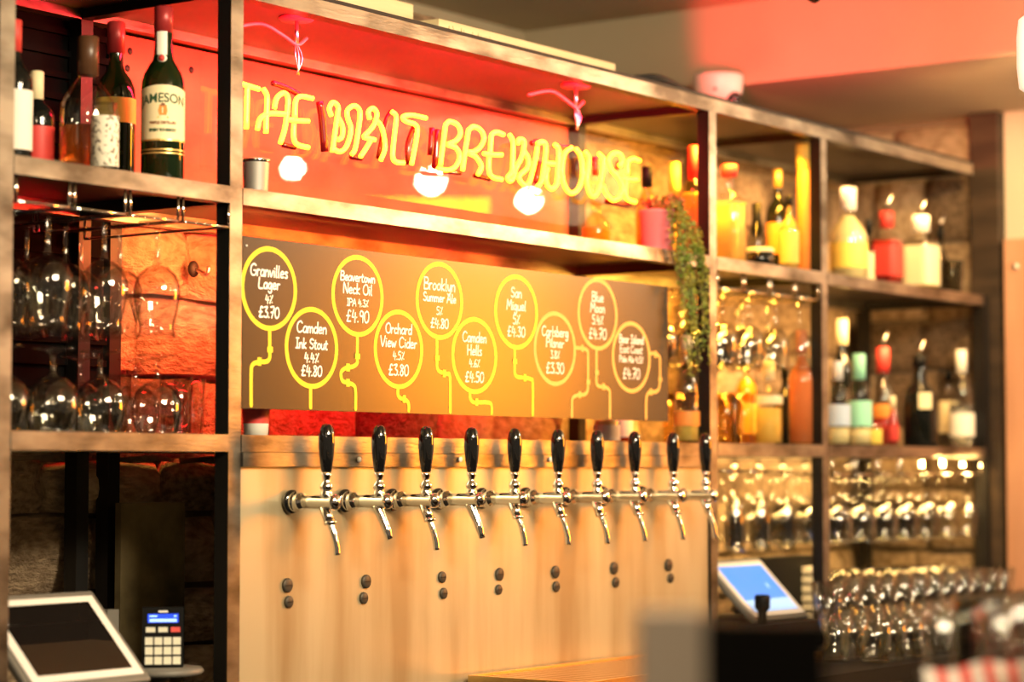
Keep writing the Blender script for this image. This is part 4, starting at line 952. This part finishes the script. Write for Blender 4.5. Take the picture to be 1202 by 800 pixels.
# dark joystick-like pump bottle on the drawer
p = at(882, 742, -.02)
kb = thing('black_stopper', (p.x, -.05, WT + hz + .001), 'small black bottle stopper standing on the cash drawer', 'stopper')
MB().lathe([(0,0),(.010,0),(.011,.030),(.013,.034),(.018,.040),(.019,.066),(.016,.072),(0,.073)], 'plastic_black', 20).build('stopper_body', 'plastic_black', kb)

# ------------------------------------------------------------------ foreground blurred objects on the customer bar
d = 1.78; c = CAM + ray(825, 716)*d
fb = thing('payment_box', (c.x, c.y, 1.1005), 'blurred grey and black box in the foreground on the front bar', 'box', rz=PHI - PI/2)
hb = c.z - 1.1005
MB().box(-.049, -.0015, -.03, .03, 0, hb).build('grey_side', 'grey_card', fb, bevel=.004)
MB().box(-.001, .090, -.035, .03, 0, hb - .006).build('black_side', 'plastic_black', fb, bevel=.004)
def fg(px, py, dd): return CAM + ray(px, py)*dd
c = fg(1135, 768, 2.5)
nk = thing('striped_cloth', (c.x, c.y, 1.1005), 'blurred red and white striped cloth at the bottom right foreground', 'cloth', rz=PHI - PI/2)
b = MB(); n = 10; hb = c.z - 1.1005
for k in range(n):
    x0, x1 = -.045 + k*.0125, -.045 + (k+1)*.0125
    def hgt(x): return hb*(.84 + 1.1*(x + .045) + .03*math.sin(x*90))
    m_ = 'stripe_red' if k % 2 else 'stripe_white'
    v = []
    for x in (x0, x1): v += [(x + .01, -.03, 0), (x, -.028, hgt(x)*.6), (x - .004, -.01, hgt(x)), (x - .004, .02, hgt(x)*.95), (x, .04, 0)]
    b.add(v, [[i, i+5, i+6, i+1] for i in range(4)], m_, True)
b.build('cloth_fold', 'stripe_red', nk)
for k, (px, dd, lab_, hh, col_) in enumerate([(1152, 2.62, 'blurred dark glass jar behind the striped cloth in the foreground', .155, 'glass_smoke'), (1186, 2.5, 'blurred clear tumbler at the bottom right corner', .150, 'glass'), (1118, 2.75, 'blurred clear tumbler left of the dark jar in the foreground', .135, 'glass')]):
    c = fg(px, 790, dd); t = tumbler('foreground_jar' if k == 0 else 'foreground_tumbler', hh, .028, .033, lab_, None, col_); t.location = (c.x, c.y, 1.1005)
c = fg(1150, 790, 2.62)
o = thing('dark_jar_filling', (c.x, c.y, 1.1115), 'dark tool handles standing in the blurred foreground jar', 'utensils')
for k in range(4): MB().tube([(-.01+.006*k, .004*k - .006, 0), (-.018+.012*k, .006*k - .008, .10 + .01*k)], .004, ['rubber','foil_red','rubber','pot_pink'][k], 8).build('handle', 'rubber', o)
